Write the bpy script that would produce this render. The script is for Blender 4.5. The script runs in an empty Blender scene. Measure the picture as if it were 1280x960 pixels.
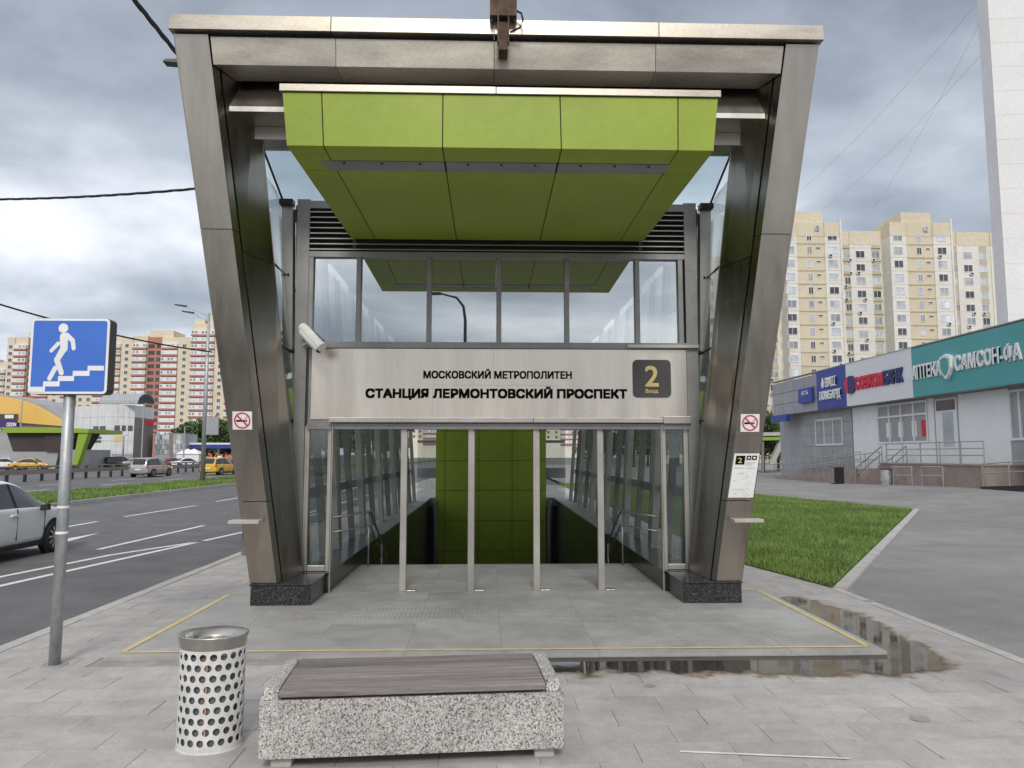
import bpy, bmesh, math, random
from mathutils import Vector, Matrix
R = math.radians
random.seed(7)
scene = bpy.context.scene
col = scene.collection

# ------------------------------------------------------------------ camera
FPX = 925.0; CAMH = 1.8
PITCH = math.atan(88/FPX); YAW = math.atan(28/FPX)
cam_d = bpy.data.cameras.new('camera'); cam = bpy.data.objects.new('camera', cam_d); col.objects.link(cam)
cam.location = (0, 0, CAMH); cam.rotation_euler = (math.pi/2+PITCH, 0, -YAW)
cam_d.sensor_width = 36; cam_d.lens = 36*FPX/1280; cam_d.clip_start = .05; cam_d.clip_end = 3000
scene.camera = cam

# ------------------------------------------------------------------ world: overcast sky with broken cloud
SUN_EL, SUN_AZ = 38.0, 0.0           # sun stands behind the camera
w = bpy.data.worlds.new('World'); scene.world = w; w.use_nodes = True
nt = w.node_tree; nt.nodes.clear()
def N(t, typ, **k):
    n = t.nodes.new(typ)
    for a, b in k.items():
        if a in n.bl_rna.properties: setattr(n, a, b)
        else: n.inputs[a].default_value = b
    return n
L = nt.links.new
tc = N(nt, 'ShaderNodeTexCoord'); sep = N(nt, 'ShaderNodeSeparateXYZ'); L(tc.outputs['Generated'], sep.inputs[0])
zz = N(nt, 'ShaderNodeMath', operation='MAXIMUM'); L(sep.outputs[2], zz.inputs[0]); zz.inputs[1].default_value = 0
za = N(nt, 'ShaderNodeMath', operation='ADD'); L(zz.outputs[0], za.inputs[0]); za.inputs[1].default_value = .22
dv = N(nt, 'ShaderNodeVectorMath', operation='DIVIDE'); cmb = N(nt, 'ShaderNodeCombineXYZ')
for i in range(3): L(za.outputs[0], cmb.inputs[i])
L(tc.outputs['Generated'], dv.inputs[0]); L(cmb.outputs[0], dv.inputs[1])
mp = N(nt, 'ShaderNodeMapping'); L(dv.outputs[0], mp.inputs[0]); mp.inputs['Location'].default_value = (4.4, 9.1, 0); mp.inputs['Scale'].default_value = (1, 1, .3)
n1 = N(nt, 'ShaderNodeTexNoise', Scale=.85, Detail=8.0, Roughness=.52, Distortion=.25); L(mp.outputs[0], n1.inputs['Vector'])
cr = N(nt, 'ShaderNodeValToRGB'); L(n1.outputs[0], cr.inputs[0])
e = cr.color_ramp.elements; e[0].position = .34; e[0].color = (.21, .24, .295, 1); e[1].position = .63; e[1].color = (.84, .86, .90, 1)
k = e.new(.46); k.color = (.40, .44, .50, 1); k = e.new(.54); k.color = (.60, .63, .69, 1)
sky = N(nt, 'ShaderNodeTexSky'); sky.sky_type = 'NISHITA'; sky.sun_disc = False
sky.sun_elevation = R(SUN_EL); sky.sun_rotation = R(180+SUN_AZ)
bg1 = N(nt, 'ShaderNodeBackground', Strength=.10); L(sky.outputs[0], bg1.inputs[0])
bg2 = N(nt, 'ShaderNodeBackground', Strength=1.14); L(cr.outputs[0], bg2.inputs[0])
mx = N(nt, 'ShaderNodeMixShader', Fac=.9); L(bg1.outputs[0], mx.inputs[1]); L(bg2.outputs[0], mx.inputs[2])
wo = N(nt, 'ShaderNodeOutputWorld'); L(mx.outputs[0], wo.inputs[0])

sd = bpy.data.lights.new('sun', 'SUN'); sd.energy = 1.5; sd.angle = R(14); sd.color = (1, .95, .87)
so = bpy.data.objects.new('sun', sd); col.objects.link(so)
so.rotation_euler = (R(90-SUN_EL), 0, R(SUN_AZ)); so.location = (0, -20, 30)
scene.render.engine = 'CYCLES'
scene.view_settings.view_transform = 'Standard'; scene.view_settings.look = 'None'
scene.view_settings.exposure = 0.3; scene.view_settings.gamma = 1
scene.view_settings.use_curve_mapping = False
scene.cycles.max_bounces = 10; scene.cycles.transparent_max_bounces = 24

# ------------------------------------------------------------------ pixel -> point on a known plane
fw = Vector((math.sin(YAW)*math.cos(PITCH), math.cos(YAW)*math.cos(PITCH), math.sin(PITCH)))
rt = Vector((math.cos(YAW), -math.sin(YAW), 0)); upv = rt.cross(fw)
CP = Vector((0, 0, CAMH))
def ray(x, y): return fw + rt*((x-640)/FPX) - upv*((y-480)/FPX)
def az(x, y, z=0.): d = ray(x, y); return CP + d*((z-CAMH)/d.z)
def ay(x, y, Y): d = ray(x, y); return CP + d*(Y/d.y)
def ax(x, y, X): d = ray(x, y); return CP + d*(X/d.x)

# ------------------------------------------------------------------ materials
MATS = {}
def pm(name, c1, c2=None, scale=4., rough=.6, metal=0., bump=0., bscale=None, stretch=(1, 1, 1), rvar=.0, lo=.35, hi=.65,
       spec=.5, rand=0., fine=0., fscale=200., coat=0., macro=None):
    """procedural material: two-tone noise, roughness variation, bump, per-object tint"""
    m = bpy.data.materials.new(name); m.use_nodes = True; t = m.node_tree; t.nodes.clear(); l = t.links.new
    out = N(t, 'ShaderNodeOutputMaterial'); b = N(t, 'ShaderNodeBsdfPrincipled'); l(b.outputs[0], out.inputs[0])
    b.inputs['Metallic'].default_value = metal; b.inputs['Roughness'].default_value = rough
    b.inputs['Specular IOR Level'].default_value = spec; b.inputs['Coat Weight'].default_value = coat
    tcn = N(t, 'ShaderNodeTexCoord'); mpn = N(t, 'ShaderNodeMapping'); l(tcn.outputs['Object'], mpn.inputs[0]); mpn.inputs['Scale'].default_value = stretch
    if rand:
        oi = N(t, 'ShaderNodeObjectInfo'); ad = N(t, 'ShaderNodeVectorMath', operation='ADD'); mu = N(t, 'ShaderNodeMath', operation='MULTIPLY'); mu.inputs[1].default_value = 37
        l(oi.outputs['Random'], mu.inputs[0]); l(tcn.outputs['Object'], ad.inputs[0]); l(mu.outputs[0], ad.inputs[1]); l(ad.outputs[0], mpn.inputs[0])
    c2 = c2 or c1
    no = N(t, 'ShaderNodeTexNoise', Scale=scale, Detail=6.0, Roughness=.6); l(mpn.outputs[0], no.inputs['Vector'])
    ra = N(t, 'ShaderNodeValToRGB'); l(no.outputs[0], ra.inputs[0])
    ra.color_ramp.elements[0].position = lo; ra.color_ramp.elements[0].color = (*c1, 1)
    ra.color_ramp.elements[1].position = hi; ra.color_ramp.elements[1].color = (*c2, 1)
    cout = ra.outputs[0]
    if fine:
        nf = N(t, 'ShaderNodeTexNoise', Scale=fscale, Detail=2.0); l(mpn.outputs[0], nf.inputs['Vector'])
        mr = N(t, 'ShaderNodeMapRange'); l(nf.outputs[0], mr.inputs[0]); mr.inputs[1].default_value = .3; mr.inputs[2].default_value = .7
        mr.inputs[3].default_value = 1-fine; mr.inputs[4].default_value = 1+fine
        hs = N(t, 'ShaderNodeHueSaturation'); l(cout, hs.inputs['Color']); l(mr.outputs[0], hs.inputs['Value']); cout = hs.outputs[0]
    if rand:
        mr = N(t, 'ShaderNodeMapRange'); l(oi.outputs['Random'], mr.inputs[0]); mr.inputs[3].default_value = 1-rand; mr.inputs[4].default_value = 1+rand
        hs = N(t, 'ShaderNodeHueSaturation'); l(cout, hs.inputs['Color']); l(mr.outputs[0], hs.inputs['Value']); cout = hs.outputs[0]
    if macro:   # stains and wear that run on across neighbouring pieces
        ge = N(t, 'ShaderNodeNewGeometry')
        for ms, m0, m1, rg in macro:
            nm_ = N(t, 'ShaderNodeTexNoise', Scale=ms, Detail=8.0, Roughness=rg, Distortion=.4); l(ge.outputs['Position'], nm_.inputs['Vector'])
            mr = N(t, 'ShaderNodeMapRange'); l(nm_.outputs[0], mr.inputs[0]); mr.inputs[1].default_value = .32; mr.inputs[2].default_value = .68; mr.inputs[3].default_value = m0; mr.inputs[4].default_value = m1
            hs = N(t, 'ShaderNodeHueSaturation'); l(cout, hs.inputs['Color']); l(mr.outputs[0], hs.inputs['Value']); cout = hs.outputs[0]
    l(cout, b.inputs['Base Color'])
    if rvar:
        mr = N(t, 'ShaderNodeMapRange'); l(no.outputs[0], mr.inputs[0]); mr.inputs[1].default_value = .3; mr.inputs[2].default_value = .7
        mr.inputs[3].default_value = max(0, rough-rvar); mr.inputs[4].default_value = rough+rvar; l(mr.outputs[0], b.inputs['Roughness'])
    if bump:
        nb = N(t, 'ShaderNodeTexNoise', Scale=bscale or scale*8, Detail=4.0); l(mpn.outputs[0], nb.inputs['Vector'])
        bn = N(t, 'ShaderNodeBump', Strength=bump, Distance=.01); l(nb.outputs[0], bn.inputs['Height']); l(bn.outputs[0], b.inputs['Normal'])
    MATS[name] = m; return m
def glassmat(name, tint, refl, rough=0.0):
    m = bpy.data.materials.new(name); m.use_nodes = True; t = m.node_tree; t.nodes.clear(); l = t.links.new
    out = N(t, 'ShaderNodeOutputMaterial'); mix = N(t, 'ShaderNodeMixShader'); tr = N(t, 'ShaderNodeBsdfTransparent'); gl = N(t, 'ShaderNodeBsdfGlossy')
    tr.inputs[0].default_value = (*tint, 1); gl.inputs['Roughness'].default_value = rough; gl.inputs[0].default_value = (.95, .98, 1, 1)
    fr = N(t, 'ShaderNodeLayerWeight', Blend=.5); pw = N(t, 'ShaderNodeMath', operation='POWER'); l(fr.outputs['Facing'], pw.inputs[0]); pw.inputs[1].default_value = 5
    ad = N(t, 'ShaderNodeMath', operation='MULTIPLY_ADD', use_clamp=True); l(pw.outputs[0], ad.inputs[0]); ad.inputs[1].default_value = .75*(1-refl); ad.inputs[2].default_value = refl
    l(ad.outputs[0], mix.inputs[0]); l(tr.outputs[0], mix.inputs[1]); l(gl.outputs[0], mix.inputs[2]); l(mix.outputs[0], out.inputs[0])
    MATS[name] = m; return m
def chips(name, cols, scale, rough=.5, bump=.0):
    """granite / terrazzo: voronoi chips in several tones"""
    m = bpy.data.materials.new(name); m.use_nodes = True; t = m.node_tree; t.nodes.clear(); l = t.links.new
    out = N(t, 'ShaderNodeOutputMaterial'); b = N(t, 'ShaderNodeBsdfPrincipled', Roughness=rough); l(b.outputs[0], out.inputs[0])
    tcn = N(t, 'ShaderNodeTexCoord'); v = N(t, 'ShaderNodeTexVoronoi', Scale=scale); l(tcn.outputs['Object'], v.inputs['Vector'])
    s = N(t, 'ShaderNodeSeparateColor'); l(v.outputs['Color'], s.inputs[0])
    ra = N(t, 'ShaderNodeValToRGB'); l(s.outputs[0], ra.inputs[0]); ra.color_ramp.interpolation = 'CONSTANT'
    el = ra.color_ramp.elements; el[0].color = (*cols[0][1], 1); el[0].position = 0; el[1].position = cols[1][0]; el[1].color = (*cols[1][1], 1)
    for p, c in cols[2:]: q = el.new(p); q.color = (*c, 1)
    no = N(t, 'ShaderNodeTexNoise', Scale=3.0, Detail=5.0); l(tcn.outputs['Object'], no.inputs['Vector'])
    mr = N(t, 'ShaderNodeMapRange'); l(no.outputs[0], mr.inputs[0]); mr.inputs[1].default_value = .3; mr.inputs[2].default_value = .7; mr.inputs[3].default_value = .8; mr.inputs[4].default_value = 1.12
    hs = N(t, 'ShaderNodeHueSaturation'); l(ra.outputs[0], hs.inputs['Color']); l(mr.outputs[0], hs.inputs['Value']); l(hs.outputs[0], b.inputs['Base Color'])
    if bump:
        bn = N(t, 'ShaderNodeBump', Strength=bump, Distance=.004); l(v.outputs['Distance'], bn.inputs['Height']); l(bn.outputs[0], b.inputs['Normal'])
    MATS[name] = m; return m

pm('asphalt', (.108, .106, .109), (.148, .145, .146), 1.2, .85, bump=.25, bscale=120, fine=.25, fscale=90, macro=((.12, .86, 1.12, .6), (1.5, .93, 1.07, .7)))
pm('path_asphalt', (.225, .216, .21), (.275, .266, .26), .8, .9, bump=.25, bscale=120, fine=.18, fscale=70, macro=((.18, .86, 1.1, .65), (2, .93, 1.06, .7)))
pm('earth', (.10, .10, .09), (.16, .15, .14), .05, .9)
pm('slab', (.375, .35, .33), (.445, .42, .398), 2.2, .8, bump=.3, bscale=60, rand=.045, macro=((.55, .84, 1.12, .6), (3.5, .88, 1.1, .7), (22, .93, 1.06, .7)), fine=.10, fscale=110)
pm('mortar', (.27, .25, .235), (.34, .32, .30), 5, .95, macro=((.55, .84, 1.12, .6),))
pm('granite_floor', (.31, .302, .285), (.40, .39, .37), 1.8, .62, bump=.15, bscale=90, rand=.03, macro=((.6, .86, 1.1, .65), (4, .9, 1.08, .7)), fine=.12, fscale=120, rvar=.1)
pm('kerbstone', (.40, .38, .35), (.48, .46, .43), 3, .85, bump=.2, bscale=50, rand=.06, fine=.1, fscale=90)
pm('line_white', (.62, .61, .58), (.8, .79, .77), 6, .7, fine=.1)
pm('line_yellow', (.55, .44, .19), (.66, .53, .24), 8, .7, fine=.15, fscale=60)
pm('soil', (.05, .075, .02), (.08, .11, .03), 3, .95)
pm('grass', (.12, .20, .035), (.205, .30, .065), .5, .6, fine=.3, fscale=8, macro=((.35, .82, 1.15, .65), (2.2, .85, 1.12, .7)))
pm('steel', (.43, .40, .365), (.52, .49, .45), 1.4, .36, 1., stretch=(1, 1, .3), rvar=.1, fine=.06, fscale=60, rand=.05)
pm('steel_column', (.32, .285, .245), (.40, .365, .32), 1.1, .30, 1., stretch=(3, 3, .35), rvar=.07, fine=.05, fscale=40, rand=.06)
pm('steel_beige', (.30, .268, .225), (.44, .405, .35), 1.5, .40, .9, stretch=(.5, 1, 1.8), rvar=.1, fine=.10, fscale=45, rand=.03)
pm('steel_sign', (.56, .51, .435), (.75, .69, .60), 1.2, .28, .95, stretch=(2.6, 1, .3), rvar=.08, fine=.05, fscale=70)
pm('frame_grey', (.23, .225, .22), (.30, .29, .28), 2, .42, .6, rand=.05, fine=.06, fscale=30)
pm('frame_light', (.42, .40, .37), (.53, .51, .47), 2, .38, .8, rand=.05)
pm('dark_metal', (.03, .03, .03), (.06, .055, .05), 5, .5, .5)
pm('rust', (.07, .045, .03), (.16, .10, .065), 9, .75, .4)
pm('core_dark', (.03, .03, .028), (.05, .05, .045), 2, .8)
pm('green_panel', (.262, .345, .034), (.30, .385, .044), .8, .45, spec=.3, rand=.025, fine=.03, fscale=20, macro=((.9, .92, 1.05, .6), (6, .96, 1.03, .7)))
pm('green_trim', (.25, .38, .04), None, 1, .5)
pm('lamp_grey', (.20, .20, .205), (.26, .26, .265), 3, .4)
chips('black_granite', [(0, (.012, .012, .014)), (.55, (.03, .03, .033)), (.85, (.075, .075, .08))], 90, .22)
chips('terrazzo', [(0, (.44, .42, .40)), (.34, (.28, .265, .25)), (.58, (.56, .54, .51)), (.80, (.13, .12, .115)), (.92, (.36, .31, .27))], 125, .8, .5)
pm('wood_plank', (.15, .127, .117), (.26, .23, .215), 3, .85, stretch=(.6, 14, 14), bump=.5, bscale=24, rand=.2, fine=.2, fscale=25)
pm('bin_white', (.56, .555, .53), (.70, .695, .67), 5, .5, fine=.06, fscale=30, macro=((7, .85, 1.04, .7),))
pm('bin_liner', (.12, .12, .115), (.2, .195, .185), 6, .7)
pm('copper', (.42, .24, .15), (.5, .3, .2), 9, .6)
pm('bin_steel', (.42, .395, .36), (.56, .53, .49), 6, .36, 1., rvar=.12)
pm('galvanised', (.37, .385, .39), (.50, .51, .51), 9, .5, .6, stretch=(1, 1, .5), fine=.08, fscale=40)
pm('sign_blue', (.045, .15, .56), (.055, .17, .6), 2, .4)
pm('white_paint', (.76, .76, .75), (.84, .84, .83), 3, .45)
pm('white_wall', (.66, .66, .66), (.74, .74, .745), .8, .8, fine=.05, fscale=6)
pm('black_text', (.008, .008, .008), None, 1, .9, spec=.05)
pm('plate_dark', (.06, .06, .058), (.075, .073, .07), 3, .45)
pm('plate_yellow', (.74, .60, .25), None, 1, .5)
pm('red_paint', (.55, .03, .06), None, 1, .5)
pm('map_grey', (.45, .45, .43), None, 1, .6)
pm('cctv_white', (.72, .71, .68), (.78, .77, .75), 4, .4)
pm('rubber', (.018, .018, .018), (.03, .03, .03), 8, .85)
pm('car_white', (.86, .88, .86), (.88, .90, .88), 1, .25, coat=.6)
pm('car_silver', (.46, .45, .43), (.49, .48, .46), 1, .3, .55, coat=.5)
pm('car_yellow', (.72, .40, .03), (.76, .43, .035), 1, .3, coat=.5)
pm('car_black', (.02, .021, .023), None, 1, .25, coat=.5)
pm('car_red', (.28, .03, .03), None, 1, .25, coat=.5)
pm('car_glass', (.018, .022, .024), None, 1, .06, spec=.8)
pm('chrome', (.6, .6, .6), (.68, .68, .68), 5, .22, 1.)
pm('taillight', (.45, .03, .02), None, 1, .25)
pm('cream', (.70, .66, .55), (.76, .72, .61), .12, .85, fine=.05, fscale=2)
pm('pale_wall', (.72, .69, .63), (.79, .76, .70), .1, .85, fine=.05, fscale=2)
pm('ochre', (.64, .565, .41), (.70, .62, .47), .1, .85, fine=.05, fscale=2)
pm('beige_dark', (.50, .44, .32), (.56, .50, .37), .2, .85)
pm('tan_red', (.46, .185, .135), (.52, .22, .16), .2, .85)
pm('apt_cream', (.66, .575, .43), (.72, .64, .49), .1, .85, fine=.06, fscale=1.5)
pm('grey_panel', (.34, .345, .36), (.40, .405, .42), .7, .55, rand=.04, metal=.2)
pm('tower_white', (.76, .75, .74), (.82, .81, .80), .15, .85, fine=.04, fscale=3)
pm('window_white', (.72, .73, .74), (.8, .8, .8), 2, .5, rand=.06)
pm('pane', (.30, .33, .36), (.56, .60, .64), .35, .10, spec=.8, rand=.45)  # bright tones paint the reflected sky into the pane's base colour
pm('pane_dark', (.03, .035, .04), (.07, .08, .085), .6, .08, spec=.8, rand=.3)
pm('stone_pink', (.26, .2, .175), (.34, .275, .245), 1.2, .6, fine=.15, fscale=20)
pm('brick_white', (.78, .79, .80), (.84, .85, .86), 1.5, .8, bump=.3, bscale=10)
pm('fascia_blue', (.03, .055, .32), None, 1, .45)
pm('fascia_white', (.72, .72, .76), (.77, .77, .8), .4, .45)
pm('fascia_teal', (.07, .33, .34), (.085, .36, .37), .3, .5)
pm('logo_red', (.62, .02, .05), None, 1, .5)
pm('logo_navy', (.02, .03, .14), None, 1, .5)
pm('roof_yellow', (.76, .46, .10), (.82, .52, .14), .2, .6)
pm('roof_grey', (.33, .33, .34), (.40, .40, .41), .3, .55)
pm('brown_dark', (.045, .03, .027), (.06, .042, .038), .6, .6)
pm('stone_brown', (.22, .19, .165), (.27, .235, .21), .4, .75)
pm('cloth_purple', (.07, .03, .16), None, 1, .6)
pm('bark', (.07, .055, .04), (.12, .1, .075), 3, .9)
pm('leaf', (.035, .075, .015), (.085, .14, .03), .45, .6, fine=.35, fscale=3)
glassmat('glass_side', (.80, .83, .82), .06)
glassmat('glass_window', (.72, .75, .73), .42)
glassmat('glass_roof', (.87, .93, .94), .04)
pm('ceiling_panel', (.20, .195, .185), (.25, .245, .235), 1.5, .6)
# ------------------------------------------------------------------ mesh helpers
OFF = {}
class MB:
    def __init__(s): s.v = []; s.f = []; s.m = []
    def add(s, vs, fs, m=0):
        b = len(s.v); s.v += [tuple(q) for q in vs]; s.f += [tuple(b+i for i in f) for f in fs]; s.m += [m]*len(fs); return s
    def hexa(s, p, m=0):      # p: 4 bottom ccw, 4 top ccw
        return s.add(p, [(3, 2, 1, 0), (4, 5, 6, 7), (0, 1, 5, 4), (1, 2, 6, 5), (2, 3, 7, 6), (3, 0, 4, 7)], m)
    def box(s, x0, x1, y0, y1, z0, z1, m=0):
        return s.hexa([(x0, y0, z0), (x1, y0, z0), (x1, y1, z0), (x0, y1, z0), (x0, y0, z1), (x1, y0, z1), (x1, y1, z1), (x0, y1, z1)], m)
    def plate(s, c, th, m=0):  # 4 corners ccw seen from outside, thickness goes inward
        c = [Vector(q) for q in c]; n = (c[1]-c[0]).cross(c[3]-c[0]).normalized()*th
        return s.hexa([q-n for q in c]+c, m)
    def prism(s, poly, vec, m=0):
        poly = [Vector(q) for q in poly]; v = Vector(vec); n = len(poly)
        nn = sum(((poly[i]).cross(poly[(i+1) % n]) for i in range(n)), Vector())
        if nn.dot(v) < 0: poly = poly[::-1]
        vs = poly+[q+v for q in poly]
        return s.add(vs, [tuple(range(n))[::-1], tuple(range(n, 2*n))]+[(i, (i+1) % n, n+(i+1) % n, n+i) for i in range(n)], m)
    def tube(s, path, r, n=8, m=0, cap=True):
        path = [Vector(p) for p in path]; k = len(path); rr = r if isinstance(r, (list, tuple)) else [r]*k; vs = []
        for i, p in enumerate(path):
            d = (path[min(i+1, k-1)]-path[max(i-1, 0)]).normalized()
            a = d.cross(Vector((0, 0, 1)) if abs(d.z) < .9 else Vector((1, 0, 0))).normalized(); b = d.cross(a)
            vs += [p+(a*math.cos(2*math.pi*j/n)+b*math.sin(2*math.pi*j/n))*rr[i] for j in range(n)]
        fs = [(i*n+j, i*n+(j+1) % n, (i+1)*n+(j+1) % n, (i+1)*n+j) for i in range(k-1) for j in range(n)]
        if cap: fs += [tuple(range(n))[::-1], tuple(range((k-1)*n, k*n))]
        return s.add(vs, fs, m)
    def mesh(s, name, mats, smooth=False):
        me = bpy.data.meshes.new(name); me.from_pydata(s.v, [], s.f)
        for q in (mats if isinstance(mats, (list, tuple)) else [mats]): me.materials.append(MATS[q])
        me.polygons.foreach_set('material_index', s.m)
        if smooth: me.polygons.foreach_set('use_smooth', [True]*len(s.f))
        me.update(); return me
    def build(s, name, mats, parent=None, bevel=0, smooth=False, loc=None):
        return link(name, s.mesh(name, mats, smooth), parent, bevel, loc)
def link(name, me, parent=None, bevel=0, loc=None):
    o = bpy.data.objects.new(name, me); col.objects.link(o)
    if parent is not None:
        o.parent = parent
        if parent.name in OFF: o.matrix_parent_inverse = Matrix.Translation(-OFF[parent.name])
    if loc is not None: o.location = loc
    if bevel:
        b = o.modifiers.new('bevel', 'BEVEL'); b.width = bevel; b.segments = 2; b.limit_method = 'ANGLE'; b.angle_limit = R(40)
    return o
def tag(o, label, cat, group=None):
    o['label'] = label; o['category'] = cat
    if group: o['group'] = group
    return o
def thing(name, loc, label, cat, group=None, world=True):
    o = bpy.data.objects.new(name, None); col.objects.link(o); o.location = loc; o.empty_display_size = .2
    if world: OFF[o.name] = Vector(loc)
    return tag(o, label, cat, group)
def struct(o): o['kind'] = 'structure'; return o
def stuff(o): o['kind'] = 'stuff'; return o
def copy_tree(o, parent=None):
    c = o.copy(); col.objects.link(c); c.parent = parent
    for ch in o.children: copy_tree(ch, c)
    return c
def text_mesh(txt, bold=0., extrude=.004):
    cu = bpy.data.curves.new('t', 'FONT'); cu.body = txt; cu.size = 1; cu.offset = bold; cu.extrude = 0; cu.resolution_u = 3
    o = bpy.data.objects.new('t', cu); col.objects.link(o)
    me = bpy.data.meshes.new_from_object(o.evaluated_get(bpy.context.evaluated_depsgraph_get()))
    bpy.data.objects.remove(o); bpy.data.curves.remove(cu); return me
def text(txt, origin, xdir, ydir, width, height, mat, parent, name='lettering', bold=.0, depth=.006):
    """lettering whose lower left corner is origin, stretched to width x height; bold thickens the strokes (share of height)"""
    me = text_mesh(txt, 0); co = [v.co.copy() for v in me.vertices]
    x0 = min(c.x for c in co); x1 = max(c.x for c in co); y0 = min(c.y for c in co); y1 = max(c.y for c in co)
    xd = Vector(xdir).normalized(); yd = Vector(ydir).normalized(); nd = xd.cross(yd); og = Vector(origin); B = bold*height
    fl = [tuple(p.vertices) for p in me.polygons]; out = MB()
    cnt = {}
    for f in fl:
        for i in range(len(f)): cnt[(f[i], f[(i+1) % len(f)])] = 1
    rim = [(a, b) for a, b in cnt if (b, a) not in cnt]
    for i, (dx, dy) in enumerate(((0, 0),) if not bold else ((-B, -B), (B, -B), (-B, B), (B, B), (0, 0))):
        dd = depth+i*depth*.03
        base = [og+xd*((c.x-x0)/(x1-x0)*(width-2*B)+B+dx)+yd*((c.y-y0)/(y1-y0)*(height-2*B)+B+dy) for c in co]; n = len(base)
        out.add(base+[q+nd*dd for q in base], [tuple(k+n for k in f) for f in fl]+[(a, b, b+n, a+n) for a, b in rim])
    bpy.data.meshes.remove(me)
    return out.build(name, mat, parent)

# ================================================================== GROUND
XC = .11                                   # centre line of the entrance pavilion
wx0, wx1, wy0, wy1 = XC-2.25, XC+2.25, 12.16, 26.3   # stairwell opening
g = MB()
for a in ((-1500, wx0, -400, 2500), (wx1, 1500, -400, 2500), (wx0, wx1, -400, wy0), (wx0, wx1, wy1, 2500)):
    g.add([(a[0], a[2], -.17), (a[1], a[2], -.17), (a[1], a[3], -.17), (a[0], a[3], -.17)], [(0, 1, 2, 3)])
struct(g.build('ground', 'earth'))
road = struct(MB().box(-16.0, -4.6, -60, 400, -.168, -.15).build('road', 'asphalt'))
road2 = struct(MB().box(-46, -20.6, -60, 400, -.168, -.15).build('far_road', 'asphalt'))
for p in ((( -8.05, 15.73), (-7.85, 20.88)), ((-7.95, 27), (-7.9, 32.5)), ((-7.9, 40), (-7.9, 46)),
          ((-11.4, 19.6), (-11.42, 22.21)), ((-11.46, 23.88), (-11.2, 28.97)), ((-11.34, 31.4), (-11.3, 37)), ((-11.3, 44), (-11.3, 51)),
          ((-7.55, 9.5), (-6.19, 19.15)), ((-6.19, 19.15), (-5.7, 40)), ((-8.3, 9.5), (-7.35, 14.9)), ((-7.35, 14.9), (-6.45, 17.2)), ((-5.95, 19.2), (-5.6, 27))):
    a, b = [Vector((q[0], q[1], -.146)) for q in p]; d = (b-a).normalized(); s = Vector((d.y, -d.x, 0))*.065
    MB().add([a-s, a+s, b+s, b-s], [(0, 1, 2, 3)]).build('lane_marking', 'line_white', road)
MB().add([(-9.9, 15.4, -.146), (-9.3, 16.0, -.146), (-9.72, 19.1, -.146)], [(0, 1, 2)]).build('lane_marking', 'line_white', road)
for yy in range(30, 130, 9):
    for xx in (-24.6, -28.4):
        MB().box(xx-.07, xx+.07, yy, yy+3.5, -.149, -.146).build('lane_marking', 'line_white', road2)
# right-hand footpath and forecourt
def fp_h(x, y):
    k = min(1, max(0, (x-14)/6)); k = k*k*(3-2*k); q = min(1, max(0, (46-y)/13)); return -.006+k*(.03+.33*q)
fp = MB(); xs = [4.62+i*.9 for i in range(24)]+[30, 45, 70]; ys = [-20, -5]+[i*2.5 for i in range(0, 29)]+[90, 130]
fp.add([(x, y, fp_h(x, y)) for y in ys for x in xs], [(j*len(xs)+i, j*len(xs)+i+1, (j+1)*len(xs)+i+1, (j+1)*len(xs)+i) for j in range(len(ys)-1) for i in range(len(xs)-1)])
struct(fp.build('footpath', 'path_asphalt', smooth=True))

# pavement of separate slabs on a mortar bed
pave = struct(MB().box(-4.45, wx0-.02, 6.75, 60, -.16, -.0055).box(wx1+.02, 4.62, 6.75, 44, -.16, -.0055).box(-4.45, 4.62, -12, 6.75, -.16, -.0055)
              .box(wx0-.02, wx1+.02, 6.75, wy0-.4, -.16, -.0055).build('pavement', 'mortar'))
sl = MB(); gx, gy = .2989, .1489
sl.hexa([(-gx, -gy, -.03), (gx, -gy, -.03), (gx, gy, -.03), (-gx, gy, -.03), (-gx+.001, -gy+.001, 0), (gx-.001, -gy+.001, 0), (gx-.001, gy-.001, 0), (-gx+.001, gy-.001, 0)])
slab_me = sl.mesh('paving_slab', 'slab')
rest = MB(); nslab = 0; rnd = random.Random(3)
def in_pave(x0, x1, y): return (x0 > -4.5 and x1 < 4.68) and not (y > 6.72 and x1 > -3.42 and x0 < 3.54)
for r in range(-20, 120):
    y = 4.05+r*.3; shift = (.3 if r % 2 else 0)+rnd.uniform(-.05, .05)
    for c in range(-9, 9):
        x = c*.6+shift; x0, x1 = x-gx, x+gx
        lim0, lim1 = (-4.45, 4.6) if y < 6.72 else ((-4.45, -3.435) if x < 0 else (3.555, 4.6))
        if y > 13 and x > 0: lim1 = 4.12
        a, b = max(x0, lim0), min(x1, lim1)
        if b-a < .02: continue
        dz = rnd.uniform(-.002, .0015); tl = rnd.uniform(-.003, .003), rnd.uniform(-.003, .003)
        if y > 4.2 and y < 22 and nslab < 290 and abs(x) < y*.75+.6:
            o = link('paving_slab', slab_me, pave, loc=((a+b)/2, y, dz)); o.scale = ((b-a)/(2*gx), 1, 1); o.rotation_euler = (*tl, 0); nslab += 1
        else: rest.box(a, b, y-gy, y+gy, -.03, dz)
stuff(rest.build('paving_slabs', 'slab', pave))
ks = MB().box(-.075, .075, -.495, .495, -.16, .004).mesh('kerb_stone', 'kerbstone')
for i in range(48):
    link('kerb_stone', ks, pave, bevel=0, loc=(-4.53, 5+i, rnd.uniform(-.003, .003)))
kf = MB().box(-.06, .06, -.495, .495, -.1, .0).mesh('edging_stone', 'kerbstone')
for i in range(8): link('edging_stone', kf, pave, loc=(4.67, 3.2+i, rnd.uniform(0, .004)))
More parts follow.
